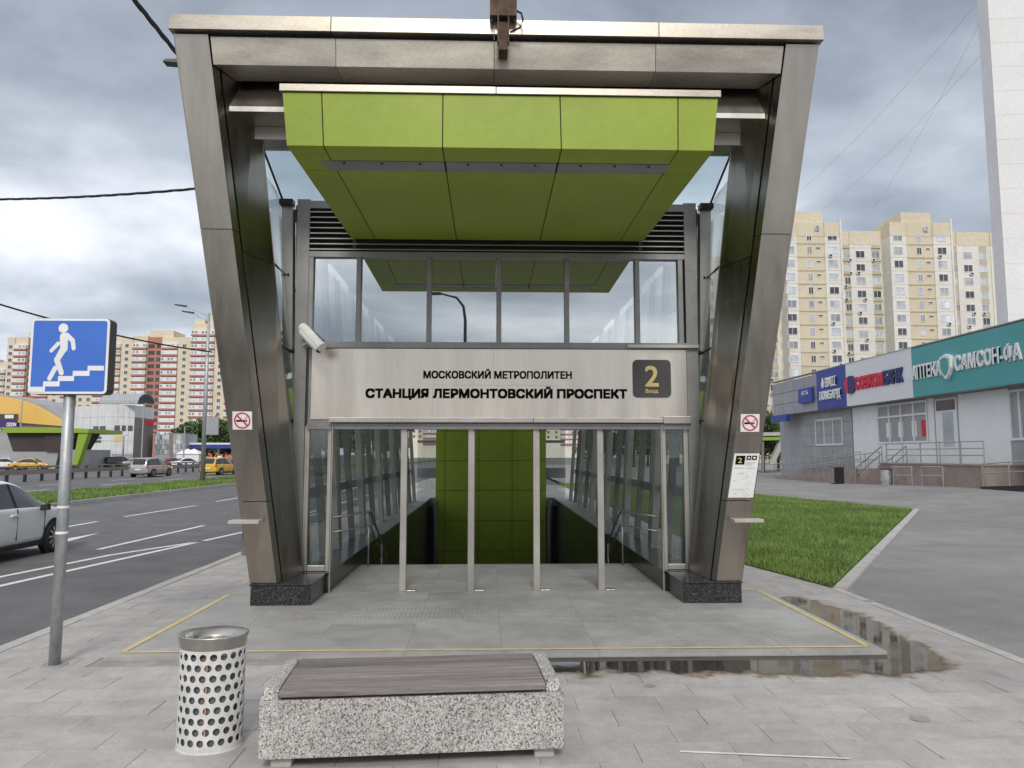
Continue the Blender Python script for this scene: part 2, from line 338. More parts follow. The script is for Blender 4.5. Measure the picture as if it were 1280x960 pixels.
for px, py, rx, ry in ((1150, 898, .07, .035), (812, 857, .05, .02), (1087, 751, .09, .03)):
    c = az(px, py, .0035); mb = MB(); k = 14
    mb.add([(c.x+rx*math.cos(a)*rnd.uniform(.7, 1.2), c.y+ry*2*math.sin(a)*rnd.uniform(.7, 1.2), .0035) for a in [2*math.pi*j/k for j in range(k)]], [tuple(range(k))]).build('stain', 'mortar', pave)
a, b = az(850, 939, .0045), az(1062, 948, .0045); d = (b-a).normalized(); s_ = Vector((d.y, -d.x, 0))*.013
MB().add([a-s_, a+s_, b+s_*.7, b-s_*.7], [(0, 1, 2, 3)]).build('paint_line', 'line_white', pave)

# entrance platform
plat = struct(MB().box(XC-3.47, XC+3.47, 6.75, 12.12, -.005, .012).build('platform', 'mortar'))
for iy in range(9):
    for ix in range(8):
        x0 = XC-3.47+ix*.8675; y0 = 6.75+iy*.6
        x1, y1 = x0+.8675, min(y0+.6, 12.16)
        MB().box(x0+.0009, x1-.0009, y0+.0009, y1-.0009, .0125, .04+rnd.uniform(-.0008, .0008)).build('platform_slab', 'granite_floor', plat)
def strip(p, q, wd, name, mat, z, par):
    a, b = Vector((*p, z)), Vector((*q, z)); d = (b-a).normalized(); s = Vector((d.y, -d.x, 0))*wd/2
    return MB().add([a-s, a+s, b+s, b-s], [(0, 1, 2, 3)]).build(name, mat, par)
strip((XC-3.38, 6.9), (XC+3.38, 6.9), .045, 'yellow_line', 'line_yellow', .0445, plat)
strip((XC-3.38, 6.93), (XC-3.38, 9.62), .055, 'yellow_line', 'line_yellow', .0445, plat)
strip((XC+3.38, 6.93), (XC+3.38, 9.72), .055, 'yellow_line', 'line_yellow', .0445, plat)
strip((XC-3.35, 9.64), (XC-2.95, 9.64), .04, 'yellow_line', 'line_yellow', .0445, plat)
strip((XC+2.95, 9.74), (XC+3.35, 9.74), .04, 'yellow_line', 'line_yellow', .0445, plat)
tb = MB()
for ix in range(92):
    x = XC-2.1+ix*.046
    for k in range(3):
        if rnd.random() < .93: tb.hexa([(x-.012, 8.15+k*.21, .039), (x+.012, 8.15+k*.21, .039), (x+.012, 8.34+k*.21, .039), (x-.012, 8.34+k*.21, .039),
                 (x-.006, 8.16+k*.21, .0445), (x+.006, 8.16+k*.21, .0445), (x+.006, 8.33+k*.21, .0445), (x-.006, 8.33+k*.21, .0445)])
stuff(tb.build('tactile_strip', 'granite_floor', plat))

# puddle along the platform's edge
pz = [(640, 96), (700, 97), (760, 115), (850, 138), (905, 165), (960, 195), (1010, 220), (1045, 238), (1092, 268), (1060, 285), (1010, 292), (960, 301), (900, 297), (850, 290), (780, 301), (700, 294),
      (640, 301), (560, 290), (470, 294), (400, 297), (330, 288), (280, 297), (215, 283), (160, 301), (110, 291), (40, 297), (40, 235), (800, 235), (800, 190), (720, 140)]
pp = [az(660+x/2.0645, 700+y/2.0645, .0) for x, y in pz]
def inside(p, poly):
    c = False; n = len(poly)
    for i in range(n):
        (x1, y1), (x2, y2) = poly[i], poly[i-1]
        if (y1 > p[1]) != (y2 > p[1]) and p[0] < (x2-x1)*(p[1]-y1)/(y2-y1)+x1: c = not c
    return c
poly = [(q.x, q.y) for q in pp]; st = .03
x0, x1 = min(q[0] for q in poly)-.3, max(q[0] for q in poly)+.3; y0, y1 = min(q[1] for q in poly)-.3, max(q[1] for q in poly)+.3
nx, ny_ = int((x1-x0)/st), int((y1-y0)/st); idx = {}; vs = []; dep = []
for j in range(ny_):
    for i in range(nx):
        x, y = x0+i*st, y0+j*st
        if y > 6.85 and x < 3.4: continue
        dm_ = 9.
        for k in range(len(poly)):
            (ax0, ay0), (bx0, by0) = poly[k-1], poly[k]; ex, ey = bx0-ax0, by0-ay0
            t_ = max(0, min(1, ((x-ax0)*ex+(y-ay0)*ey)/(ex*ex+ey*ey+1e-9))); dx_, dy_ = x-ax0-ex*t_, y-ay0-ey*t_; dm_ = min(dm_, dx_*dx_+dy_*dy_)
        d_ = math.sqrt(dm_)*(1 if inside((x, y), poly) else -1)
        if d_ < -.24: continue
        idx[(i, j)] = len(vs); vs.append((x, y, .0042)); dep.append(d_)
fs_ = [(idx[(i, j)], idx[(i+1, j)], idx[(i+1, j+1)], idx[(i, j+1)]) for (i, j) in idx if (i+1, j) in idx and (i, j+1) in idx and (i+1, j+1) in idx]
m = bpy.data.materials.new('water'); m.use_nodes = True; t = m.node_tree; t.nodes.clear(); l = t.links.new
o_ = N(t, 'ShaderNodeOutputMaterial'); at_ = N(t, 'ShaderNodeAttribute'); at_.attribute_name = 'depth'; ge = N(t, 'ShaderNodeNewGeometry')
nz = N(t, 'ShaderNodeTexNoise', Scale=4.5, Detail=7.0, Roughness=.62); l(ge.outputs['Position'], nz.inputs['Vector'])
ma = N(t, 'ShaderNodeMath', operation='MULTIPLY_ADD'); l(nz.outputs[0], ma.inputs[0]); ma.inputs[1].default_value = .46; ma.inputs[2].default_value = -.23
sm = N(t, 'ShaderNodeMath', operation='ADD'); l(ma.outputs[0], sm.inputs[0]); l(at_.outputs['Fac'], sm.inputs[1])
def rng(lo, hi):
    r_ = N(t, 'ShaderNodeMapRange', interpolation_type='SMOOTHSTEP'); l(sm.outputs[0], r_.inputs[0]); r_.inputs[1].default_value = lo; r_.inputs[2].default_value = hi; return r_
damp, film = rng(-.10, .03), rng(.0, .06)
clear = N(t, 'ShaderNodeBsdfTransparent'); dark = N(t, 'ShaderNodeBsdfTransparent'); dark.inputs[0].default_value = (.66, .60, .54, 1)
gl = N(t, 'ShaderNodeBsdfGlossy', Roughness=.03); fr = N(t, 'ShaderNodeFresnel', IOR=1.75); wet_ = N(t, 'ShaderNodeMixShader'); ml = N(t, 'ShaderNodeMath', operation='MULTIPLY')
nb = N(t, 'ShaderNodeTexNoise', Scale=7.0, Detail=3.0); l(ge.outputs['Position'], nb.inputs['Vector']); bn = N(t, 'ShaderNodeBump', Strength=.025, Distance=.01); l(nb.outputs[0], bn.inputs['Height']); l(bn.outputs[0], gl.inputs['Normal'])
l(fr.outputs[0], ml.inputs[0]); l(film.outputs[0], ml.inputs[1]); l(ml.outputs[0], wet_.inputs[0]); l(dark.outputs[0], wet_.inputs[1]); l(gl.outputs[0], wet_.inputs[2])
mixw = N(t, 'ShaderNodeMixShader'); l(damp.outputs[0], mixw.inputs[0]); l(clear.outputs[0], mixw.inputs[1]); l(wet_.outputs[0], mixw.inputs[2]); l(mixw.outputs[0], o_.inputs[0]); MATS['water'] = m
pd = struct(MB().add(vs, fs_).build('puddle', 'water')); pd.data.attributes.new('depth', 'FLOAT', 'POINT').data.foreach_set('value', dep)

# lawn on the right
lawn_p = [(4.64, 10.1), (13.84, 24.1), (11.7, 34.2), (10.4, 46), (4.2, 46), (4.2, 12.2)]
struct(MB().prism([(x, y, -.1) for x, y in lawn_p], (0, 0, .115)).build('lawn', 'soil'))
def inside(p, poly):
    c = False; n = len(poly)
    for i in range(n):
        (x1, y1), (x2, y2) = poly[i], poly[i-1]
        if (y1 > p[1]) != (y2 > p[1]) and p[0] < (x2-x1)*(p[1]-y1)/(y2-y1)+x1: c = not c
    return c
def blades(name, sampler, n, h0, h1, wd, z):
    r = random.Random(n); v = []; f = []
    for i in range(n):
        x, y = sampler(r); a = r.uniform(0, math.pi); h = r.uniform(h0, h1)*(.7+.6*(math.sin(x*2.1)*math.sin(y*1.7)*.5+.5)); k = wd*r.uniform(.7, 1.3)
        dx, dy = math.cos(a)*k, math.sin(a)*k; lx, ly = r.gauss(0, .35)*h, r.gauss(0, .35)*h; b = len(v)
        v += [(x-dx, y-dy, z), (x+dx, y+dy, z), (x+lx, y+ly, z+h)]; f.append((b, b+1, b+2))
    mb = MB(); mb.v = v; mb.f = f; mb.m = [0]*len(f)
    return stuff(tag(mb.build(name, 'grass'), '', ''))
def s_lawn(r):
    while True:
        y = 10+36*(r.random()**1.9); x = r.uniform(4.2, 13.9)
        if inside((x, y), lawn_p): return x, y
gl_ = blades('lawn_grass', s_lawn, 120000, .05, .11, .006, .012)
gl_['label'] = 'bright green lawn grass beside the grey footpath'; gl_['category'] = 'grass'
a, b = Vector((4.72, 10.02, 0)), Vector((13.95, 24.02, 0)); d = (b-a); n_ = 17
lk = MB().box(-.08, .08, -.483, .483, -.1, .03).mesh('kerb_stone', 'kerbstone')
lawn_o = bpy.data.objects['lawn']
for i in range(n_):
    o = link('kerb_stone', lk, lawn_o, loc=a.lerp(b, (i+.5)/n_)); o.rotation_euler.z = math.atan2(-d.x, d.y)
# median between the carriageways
med = struct(MB().box(-20.45, -16.16, -60, 400, -.165, .0).build('median', 'soil'))
mk = MB().box(-.075, .075, -1.49, 1.49, -.165, .01).mesh('kerb_stone', 'kerbstone')
for i in range(34):
    for x in (-16.08, -20.53): link('kerb_stone', mk, med, loc=(x, 20+i*3, 0))
gm = blades('median_grass', lambda r: (r.uniform(-20.4, -16.2), 22+90*r.random()**1.6), 60000, .07, .19, .02, -.005)
gm['label'] = 'rough grass strip between the two carriageways'; gm['category'] = 'grass'

# ================================================================== METRO ENTRANCE PAVILION
pav = thing('metro_entrance', (XC, 9, .04), 'metro entrance pavilion with leaning stainless steel portal and lime green canopy over glazed stairs', 'metro entrance')
def P(hx, y, z, s=1): return Vector((XC+s*hx, y, z))
ZB, ZT, YB, YT = .29, 6.50, 8.95, 8.0
def lean(t): return YB+(YT-YB)*t
def lerp(a, b, t): return a+(b-a)*t
def colp(k, t, s):       # corner k of the leaning column's section at height fraction t
    hb = (2.915, 2.605, 2.575, 2.475, 2.90)[k]; ht = (3.67, 3.285, 3.235, 2.97, 3.60)[k]; dy = (0, 0, .13, .73, .73)[k]
    return P(lerp(hb, ht, t), lean(t)+dy, lerp(ZB, ZT, t), s)
for s in (-1, 1):
    pts = lambda t, q: [colp(k, t, s)*1.0 for k in range(5)]
    def inset(t):
        c = sum((colp(k, t, s) for k in range(5)), Vector())/5
        return [c+(colp(k, t, s)-c)*.72 for k in range(5)]
    b, tp = inset(0), inset(1); core = MB().add(b+tp, [(0, 1, 2, 3, 4), (9, 8, 7, 6, 5)]+[(i, i+5, (i+1) % 5+5, (i+1) % 5) for i in range(5)])
    co = core.build('column', 'core_dark', pav)
    for (k0, k1, segs, g0, g1) in ((0, 1, (0, .155, .655, 1), 0, 0), (1, 2, (0, .155, .655, 1), 0, .10), (2, 3, (0, .62, 1), .03, 0), (3, 4, (0, 1), 0, 0), (4, 0, (0, .155, .655, 1), 0, 0)):
        for a0, a1 in zip(segs[:-1], segs[1:]):
            a0 += .0007; a1 -= .0007
            q = lambda t, u: colp(k0, t, s).lerp(colp(k1, t, s), u)
            c = [q(a0, g0), q(a0, 1-g1), q(a1, 1-g1), q(a1, g0)]
            if s > 0: c = c[::-1]
            MB().plate(c, .012).build('cladding_panel', 'steel_column', co)
    # ledge
    MB().box(XC+s*2.93-.175, XC+s*2.93+.175, 8.68, 8.86, 1.005, 1.045).build('ledge', 'kerbstone', pav, bevel=.006)
    # granite plinth and parapet
    x0, x1 = sorted((XC+s*2.2, XC+s*2.9))
    pl = MB().box(x0, x1, 8.93, 9.70, .0, .268).build('plinth', 'black_granite', pav, bevel=.004)
    MB().box(x0-.012, x1+.012, 8.918, 9.70, .27, .29).build('plinth_cap', 'black_granite', pl, bevel=.003)
    x0, x1 = sorted((XC+s*2.2, XC+s*2.85))
    pa = MB().box(x0, x1, 9.705, 26.0, -5, .262).build('parapet', 'core_dark', pav)
    c0, c1 = sorted((XC+s*2.15, XC+s*2.86))
    for i in range(7): MB().box(c0, c1, 9.708+i*2.33, 9.704+(i+1)*2.33, .264, .295).build('coping_slab', 'granite_floor' if i > 1 else 'black_granite', pa)
    for i in range(13):
        for j in range(9):
            ya, yb = 9.71+i*1.255, 9.705+(i+1)*1.255; za = .262-(j+1)*.58; zb = za+.575
            if zb < .03 and yb < 12.1: continue
            e0, e1 = sorted((XC+s*2.172, XC+s*2.198)); MB().box(e0, e1, ya, yb, max(za, -5), zb).build('wall_tile', 'black_granite', pa)
    # outer frame post at the door plane, raking like the side wall
    c = [P(2.66, 9.76, .29, s), P(2.53, 9.76, .29, s), P(2.53, 9.92, .29, s), P(2.66, 9.92, .29, s), P(2.70, 9.76, 5.22, s), P(2.53, 9.76, 5.22, s), P(2.53, 9.92, 5.22, s), P(2.70, 9.92, 5.22, s)]
    if s < 0: c = [c[i] for i in (0, 1, 2, 3, 4, 5, 6, 7)]
    else: c = [c[i] for i in (1, 0, 3, 2, 5, 4, 7, 6)]
    MB().hexa(c).build('frame_post', 'frame_grey', pav)
    c = [P(2.80, 9.95, .29, s), P(2.70, 9.95, .29, s), P(2.70, 10.1, .29, s), P(2.80, 10.1, .29, s), P(2.95, 9.9, 5.2, s), P(2.80, 9.9, 5.2, s), P(2.80, 10.05, 5.2, s), P(2.95, 10.05, 5.2, s)]
    if s > 0: c = [c[i] for i in (1, 0, 3, 2, 5, 4, 7, 6)]
    MB().hexa(c).build('side_post', 'frame_light', pav)
    # sidelight
    for hx in (2.50, 2.20):
        c = [P(hx-.03, 9.80, .29, s), P(hx+.03, 9.80, .29, s), P(hx+.03, 9.88, .29, s), P(hx-.03, 9.88, .29, s)]
        MB().hexa([Vector((min(c[0].x, c[1].x), 9.80, .296)), Vector((max(c[0].x, c[1].x), 9.80, .296)), Vector((max(c[0].x, c[1].x), 9.88, .296)), Vector((min(c[0].x, c[1].x), 9.88, .296)),
                   Vector((min(c[0].x, c[1].x), 9.80, 2.165)), Vector((max(c[0].x, c[1].x), 9.80, 2.165)), Vector((max(c[0].x, c[1].x), 9.88, 2.165)), Vector((min(c[0].x, c[1].x), 9.88, 2.165))]).build('sidelight_frame', 'frame_light', pav, bevel=.004)
    e0, e1 = sorted((XC+s*2.235, XC+s*2.465)); MB().box(e0, e1, 9.81, 9.87, .30, .37).build('sidelight_frame', 'frame_light', pav, bevel=.004)
    MB().box(e0, e1, 9.835, 9.843, .372, 2.16).build('sidelight_pane', 'glass_side', pav)
    MB().tube([P(2.155, 9.72, .04, s), P(2.155, 9.72, 2.17, s)], .013, 8).build('corner_rail', 'frame_light', pav)
    # raking side posts, transom, glass
    YS = [12.1+2.45*i for i in range(6)]
    def wallx(z): return 2.52+.07*z
    for Y in YS:
        c = [P(wallx(.29)-.05, Y-.09, .295, s), P(wallx(.29)+.05, Y-.09, .295, s), P(wallx(.29)+.05, Y+.09, .295, s), P(wallx(.29)-.05, Y+.09, .295, s),
             P(wallx(5)-.05, Y-.09, 5.0, s), P(wallx(5)+.05, Y-.09, 5.0, s), P(wallx(5)+.05, Y+.09, 5.0, s), P(wallx(5)-.05, Y+.09, 5.0, s)]
        if s < 0: c = [c[i] for i in (1, 0, 3, 2, 5, 4, 7, 6)]
        MB().hexa(c).build('side_post', 'frame_light', pav, bevel=.005)
    yy = [9.93]+YS
    for a0, a1 in zip(yy[:-1], yy[1:]):
        x = wallx(1.25)+.0
        e0, e1 = sorted((XC+s*(x+.06), XC+s*(x+.14))); MB().box(e0, e1, a0+.1, a1-.1, 1.18, 1.32).build('transom', 'frame_grey', pav)
        for z0, z1 in ((.30, 1.175), (1.325, 3.15), (3.155, 4.15), (4.155, 5.05)):
            xx = lambda z: wallx(z)+.12
            c = [P(xx(z0), a0+.005, z0, s), P(xx(z0), a1-.005, z0, s), P(xx(z1), a1-.005, z1, s), P(xx(z1), a0+.005, z1, s)]
            MB().plate(c if s > 0 else c[::-1], .012).build('side_pane', 'glass_side', pav)
        ym = (a0+a1)/2
        for yb, yt in ((a0+.35, a0+.95), (ym+.35, ym+.05)):
            c = [P(wallx(.3)-.0, yb-.05, .296, s), P(wallx(.3)+.1, yb-.05, .296, s), P(wallx(.3)+.1, yb+.05, .296, s), P(wallx(.3)-.0, yb+.05, .296, s),
                 P(wallx(5)+.0, yt-.05, 4.955, s), P(wallx(5)+.1, yt-.05, 4.955, s), P(wallx(5)+.1, yt+.05, 4.955, s), P(wallx(5)+.0, yt+.05, 4.955, s)]
            MB().hexa([c[i] for i in (1, 0, 3, 2, 5, 4, 7, 6)] if s < 0 else c).build('strut', 'frame_grey', pav)
        for z in (3.15, 4.15):
            MB().tube([P(wallx(z)+.10, a0, z, s), P(wallx(z)+.10, a1, z, s)], .012, 6).build('glazing_rod', 'dark_metal', pav)
    # glass between the portal column and the door frame
    lv = (.30, 1.2, 2.24, 3.18, 4.22, 5.3)
    for z0, z1 in zip(lv[:-1], lv[1:]):
        q = lambda z, Y: P((2.50 if Y > 9.7 else 2.47)+.085*z+.02, Y, z, s)
        yn = lambda z: lean((z-ZB)/(ZT-ZB))+.60
        c = [q(z0, yn(z0)), q(z0, 9.92), q(z1, 9.92), q(z1, yn(z1))]
        MB().plate(c if s > 0 else c[::-1], .012).build('side_pane', 'glass_side', pav)
        if z1 < 5.2:
            r = MB(); a_, b_ = q(z1, yn(z1)), q(z1, 9.95); r.tube([a_, b_], .014, 6); r.tube([b_+Vector((-s*.06, -.02, 0)), b_+Vector((s*.05, .02, 0))], .035, 8)
            r.build('glazing_rod', 'dark_metal', pav)
    r = MB(); r.tube([P(2.93, 8.95, 5.58, s), P(2.93, 9.93, 5.22, s)], .016, 6); r.box(*sorted((XC+s*2.78, XC+s*2.96)), 9.80, 9.95, 5.17, 5.24)
    r.build('glazing_rod', 'dark_metal', pav)
    MB().tube([P(2.74, 9.90, 5.18, s), P(2.69, 9.90, 3.3, s)], .016, 6).build('tie_rod', 'dark_metal', pav)
    # handrail at the head of the stairs
    h = MB(); x = 2.02
    for z, rr in ((.90, .017), (.68, .013)):
        h.tube([P(x+.45, 11.4, z-.05, s), P(x, 11.9, z, s), P(x, 12.1, z-.02, s), P(x, 13.0, z-.45, s), P(x, 15.5, z-1.85, s), P(x, 18, z-3.3, s)], rr, 8)
    for Y, zz_ in ((11.95, .9), (13.4, .25), (15.2, -.8)): h.tube([P(x, Y, zz_-.9, s), P(x, Y, zz_-.02, s)], .014, 8)
    h.build('handrail', 'bin_steel', pav, smooth=True)

# roof edge, lintel, stepped soffit beams
sx = [XC-3.70, XC-1.90, XC-.07, XC+1.80, XC+3.70]
for a0, a1 in zip(sx[:-1], sx[1:]):
    MB().box(a0+.002, a1-.002, 7.93, 9.05, 6.515, 6.69).build('roof_edge_panel', 'steel_beige', pav, bevel=.004)
MB().box(XC-3.55, XC+3.55, 8.05, 9.0, 6.44, 6.515).build('roof_gap', 'core_dark', pav)
for i in range(24):
    MB().box(XC-3.2+i*.28-.012, XC-3.2+i*.28+.012, 8.02, 8.06, 6.475, 6.51).build('bolt', 'dark_metal', pav)
sx = [XC-3.262, XC-1.86, XC-.07, XC+1.78, XC+3.262]
for i, (a0, a1) in enumerate(zip(sx[:-1], sx[1:])):
    l0 = .028 if i == 0 else 0; l1 = .028 if i == 3 else 0
    MB().hexa([(a0+.002+l0, 8.055, 6.17), (a1-.002-l1, 8.055, 6.17), (a1-.002-l1*6, 8.42, 6.17), (a0+.002+l0*6, 8.42, 6.17),
               (a0+.002, 8.005, 6.475), (a1-.002, 8.005, 6.475), (a1-.002-l1*5, 8.42, 6.475), (a0+.002+l0*5, 8.42, 6.475)]).build('lintel_panel', 'steel_beige', pav, bevel=.003)
MB().prism([(XC-3.13, 8.60, 6.36), (XC-3.13, 8.31, 5.81), (XC-3.13, 8.31, 5.75), (XC-3.13, 8.70, 5.75), (XC-3.13, 8.70, 6.36)], (6.26, 0, 0)).build('soffit_beam', 'steel', pav)
MB().box(XC-3.1, XC+3.1, 8.705, 9.05, 5.59, 5.748).build('soffit_beam', 'steel', pav)
MB().box(XC-3.1, XC+3.1, 8.71, 9.05, 5.755, 6.43).build('soffit_back', 'core_dark', pav)
# flag pole bracket on the roof edge
br = MB().box(.09-.0, .19, 7.83, 8.06, 6.28, 6.60).build('bracket', 'rust', pav)
MB().box(-.01, .29, 7.80, 8.0, 6.66, 6.86).build('bracket_plate', 'rust', br); [MB().box(q, q+.015, 7.78, 7.86, 6.34, 6.84).build('bracket_cheek', 'rust', br) for q in (.075, .19)]
for xx in (.015, .265): MB().tube([(xx, 7.84, 6.6), (xx, 7.84, 6.96)], .012, 6).build('bolt', 'dark_metal', br)
MB().tube([(.14, 7.92, 6.86), (.14, 7.92, 10.5)], .055, 14).build('mast', 'galvanised', br, smooth=True)
MB().tube([(.27, 7.83, 6.74), (.34, 7.82, 6.70), (.36, 7.82, 6.62), (.33, 7.85, 6.55), (.22, 7.9, 6.52)], .012, 6).build('cable', 'rubber', br)

# glass roof
for i in range(4):
    a0, a1 = XC-2.92+i*1.46, XC-2.92+(i+1)*1.46
    MB().plate([(a0+.004, 8.98, 5.60), (a1-.004, 8.98, 5.60), (a1-.004, 9.93, 5.24), (a0+.004, 9.93, 5.24)], .014).build('roof_pane', 'glass_roof', pav)
yy = [9.94]+YS
for a0, a1 in zip(yy[:-1], yy[1:]):
    for i in range(4):
        b0, b1 = XC-2.9+i*1.45, XC-2.9+(i+1)*1.45
        MB().plate([(b0+.004, a0+.004, 5.14), (b1-.004, a0+.004, 5.14), (b1-.004, a1-.004, 5.14), (b0+.004, a1-.004, 5.14)], .03).build('roof_panel', 'ceiling_panel', pav)
for Y in YS: MB().box(XC-2.92, XC+2.92, Y-.07, Y+.07, 4.96, 5.12).build('roof_rib', 'frame_grey', pav)

# lime green canopy
cn = MB().hexa([(XC-1.99, 6.75, 4.69), (XC+1.99, 6.75, 4.69), (XC+1.94, 9.72, 4.69), (XC-1.94, 9.72, 4.69), (XC-2.05, 6.75, 5.2), (XC+2.05, 6.75, 5.2), (XC+2.0, 9.72, 5.2), (XC-2.0, 9.72, 5.2)]).build('canopy', 'core_dark', pav)
fx = [-2.07, -1.70, -.56, .55, 1.68, 2.07]; ux = [-2.015, -1.67, -.56, .56, 1.67, 2.015]; bx_ = [-1.965, -1.64, -.56, .56, 1.64, 1.965]; gp = .005
for i in range(5):
    MB().plate([P(ux[i]+gp, 6.728, 4.672), P(ux[i+1]-gp, 6.728, 4.672), P(fx[i+1]-gp, 6.728, 5.19), P(fx[i]+gp, 6.728, 5.19)], .018).build('fascia_panel', 'green_panel', cn, bevel=.002)
    for y0, y1 in ((6.735, 7.06), (7.325, 9.72)) if 0 < i < 4 else ((6.735, 7.32), (7.325, 9.72)):
        X = lambda k, y: lerp(ux[k], bx_[k], (y-6.73)/2.99)
        MB().plate([P(X(i, y1)+gp, y1-.003, 4.668), P(X(i+1, y1)-gp, y1-.003, 4.668), P(X(i+1, y0)-gp, y0+.003, 4.668), P(X(i, y0)+gp, y0+.003, 4.668)], .018).build('soffit_panel', 'green_panel', cn, bevel=.002)
for s in (-1, 1):
    c = [P(2.0, 6.74, 4.68, s), P(1.95, 9.72, 4.68, s), P(2.01, 9.72, 5.19, s), P(2.06, 6.74, 5.19, s)]
    MB().plate(c if s > 0 else c[::-1], .012).build('side_panel', 'green_panel', cn)
MB().box(XC-2.09, XC-.06, 6.705, 9.7, 5.195, 5.265).build('coping', 'steel_beige', cn, bevel=.003); MB().box(XC-.056, XC+2.09, 6.705, 9.7, 5.195, 5.262).build('coping', 'steel_beige', cn, bevel=.003)
for a0, a1 in ((-1.80, -.56), (-.555, .555), (.56, 1.70)):
    MB().hexa([P(a0+.008, 7.07, 4.664), P(a1-.008, 7.07, 4.664), P(a1-.008-(.04 if a1 > 1 else 0), 7.315, 4.664), P(a0+.008+(.08 if a0 < -1 else 0), 7.315, 4.664),
               P(a0+.008, 7.07, 4.72), P(a1-.008, 7.07, 4.72), P(a1-.008, 7.315, 4.72), P(a0+.008, 7.315, 4.72)]).build('light_strip', 'lamp_grey', cn)
    for k in range(3): MB().box(XC+lerp(a0, a1, .2+.3*k)-.012, XC+lerp(a0, a1, .2+.3*k)+.012, 7.10, 7.125, 4.655, 4.664).build('screw', 'dark_metal', cn)

# door front: louvre, clerestory, sign board, posts
lf = MB().box(XC-2.53, XC+2.53, 9.90, 9.915, 4.50, 5.14).build('louvre_back', 'core_dark', pav)
MB().box(XC-2.53, XC+2.53, 9.76, 9.90, 5.10, 5.20).build('head_rail', 'frame_grey', pav)
for i in range(8):
    z = 4.53+i*.073
    MB().hexa([(XC-2.525, 9.76, z), (XC+2.525, 9.76, z), (XC+2.525, 9.86, z+.045), (XC-2.525, 9.86, z+.045), (XC-2.525, 9.76, z+.012), (XC+2.525, 9.76, z+.012), (XC+2.525, 9.86, z+.057), (XC-2.525, 9.86, z+.057)]).build('louvre_slat', 'frame_light', lf)
for xx in (-1.95, 1.95): MB().box(XC+xx-.02, XC+xx+.02, 9.865, 9.895, 4.5, 5.1).build('louvre_mullion', 'frame_grey', lf)
MB().box(XC-2.53, XC+2.53, 9.77, 9.90, 4.435, 4.51).build('window_rail', 'frame_grey', pav)
MB().box(XC-2.53, XC+2.53, 9.75, 9.90, 3.205, 3.285).build('window_rail', 'frame_grey', pav)
MB().box(XC+1.72, XC+2.68, 9.70, 9.749, 3.215, 3.255).build('sill_cover', 'frame_light', pav)
wm = [-2.50, -1.865, -.925, 0.01, .925, 1.88, 2.47]
for k in wm: MB().box(XC+k-.032, XC+k+.032, 9.775, 9.895, 3.287, 4.433).build('mullion', 'frame_grey', pav, bevel=.004)
for k0, k1 in zip(wm[:-1], wm[1:]):
    MB().box(XC+k0+.034, XC+k1-.034, 9.83, 9.838, 3.287, 4.433).build('window_pane', 'glass_window', pav)
sg = MB().box(XC-2.50, XC+2.56, 9.80, 9.89, 2.17, 3.20).build('sign_board', 'frame_grey', pav)
def spl(pts): MB().prism([(x, 9.785, z) for x, z in pts], (0, .012, 0)).build('sign_panel', 'steel_sign', sg)
u = lambda px: ay(px, 480, 9.78).x
c0, c1, cm, i0, i1 = u(389), XC+2.57, u(617), u(541), u(696)
spl([(c0, 2.26), (i0-.0012, 2.26), (i0-.0012, 2.715), (cm-.0012, 2.715), (cm-.0012, 3.198), (c0, 3.198)])
spl([(cm+.0012, 2.715), (i1+.0012, 2.715), (i1+.0012, 2.26), (c1, 2.26), (c1, 3.198), (cm+.0012, 3.198)])
spl([(i0+.0012, 2.26), (i1-.0012, 2.26), (i1-.0012, 2.7126), (i0+.0012, 2.7126)])
MB().box(XC-2.20, XC+.46, 9.66, 9.784, 2.215, 2.275).build('sign_shelf', 'frame_light', sg, bevel=.004); MB().box(XC+.464, XC+2.17, 9.66, 9.784, 2.215, 2.275).build('sign_shelf', 'frame_light', sg, bevel=.004)
MB().box(XC+2.18, XC+2.56, 9.69, 9.784, 2.205, 2.30).build('sign_shelf', 'steel', sg, bevel=.004)
MB().box(XC-2.5, XC+2.55, 9.74, 9.90, 2.13, 2.20).build('door_head', 'frame_grey', pav)
text('МОСКОВСКИЙ МЕТРОПОЛИТЕН', (u(529), 9.784, 2.80), (1, 0, 0), (0, 0, 1), u(715)-u(529), .132, 'black_text', sg, bold=.04, depth=.004)
text('СТАНЦИЯ ЛЕРМОНТОВСКИЙ ПРОСПЕКТ', (u(457), 9.784, 2.515), (1, 0, 0), (0, 0, 1), u(784)-u(457), .185, 'black_text', sg, bold=.048, depth=.004)
def rrect(x0, x1, z0, z1, r, n=5):
    pts = []
    for cx, cz, a0 in ((x1-r, z0+r, -90), (x1-r, z1-r, 0), (x0+r, z1-r, 90), (x0+r, z0+r, 180)):
        pts += [(cx+r*math.cos(R(a0+90*k/n)), cz+r*math.sin(R(a0+90*k/n))) for k in range(n+1)]
    return pts
npl = MB().prism([(x, 9.764, z) for x, z in rrect(1.91, 2.42, 2.555, 3.06, .06)], (0, .018, 0)).build('number_plate', 'plate_dark', sg)
text('2', (2.07, 9.763, 2.70), (1, 0, 0), (0, 0, 1), .185, .28, 'plate_yellow', npl, bold=.02, depth=.003)
text('Вход', (2.075, 9.763, 2.605), (1, 0, 0), (0, 0, 1), .17, .062, 'plate_yellow', npl, bold=.02, depth=.003)
for px in (503.5, 588.5, 671, 752.5):
    c = az(px, 738, .04); xx = c.x
    MB().box(xx-.042, xx+.042, 9.80, 9.88, .041, 2.13).build('door_post', 'frame_light', pav, bevel=.004)
    MB().box(xx+.05, xx+.17, 9.80, 9.90, .041, .052).build('floor_plate', 'steel', pav, bevel=.003)
    MB().box(xx+.04, xx+.13, 9.72, 9.80, 2.10, 2.128).build('latch', 'dark_metal', pav)
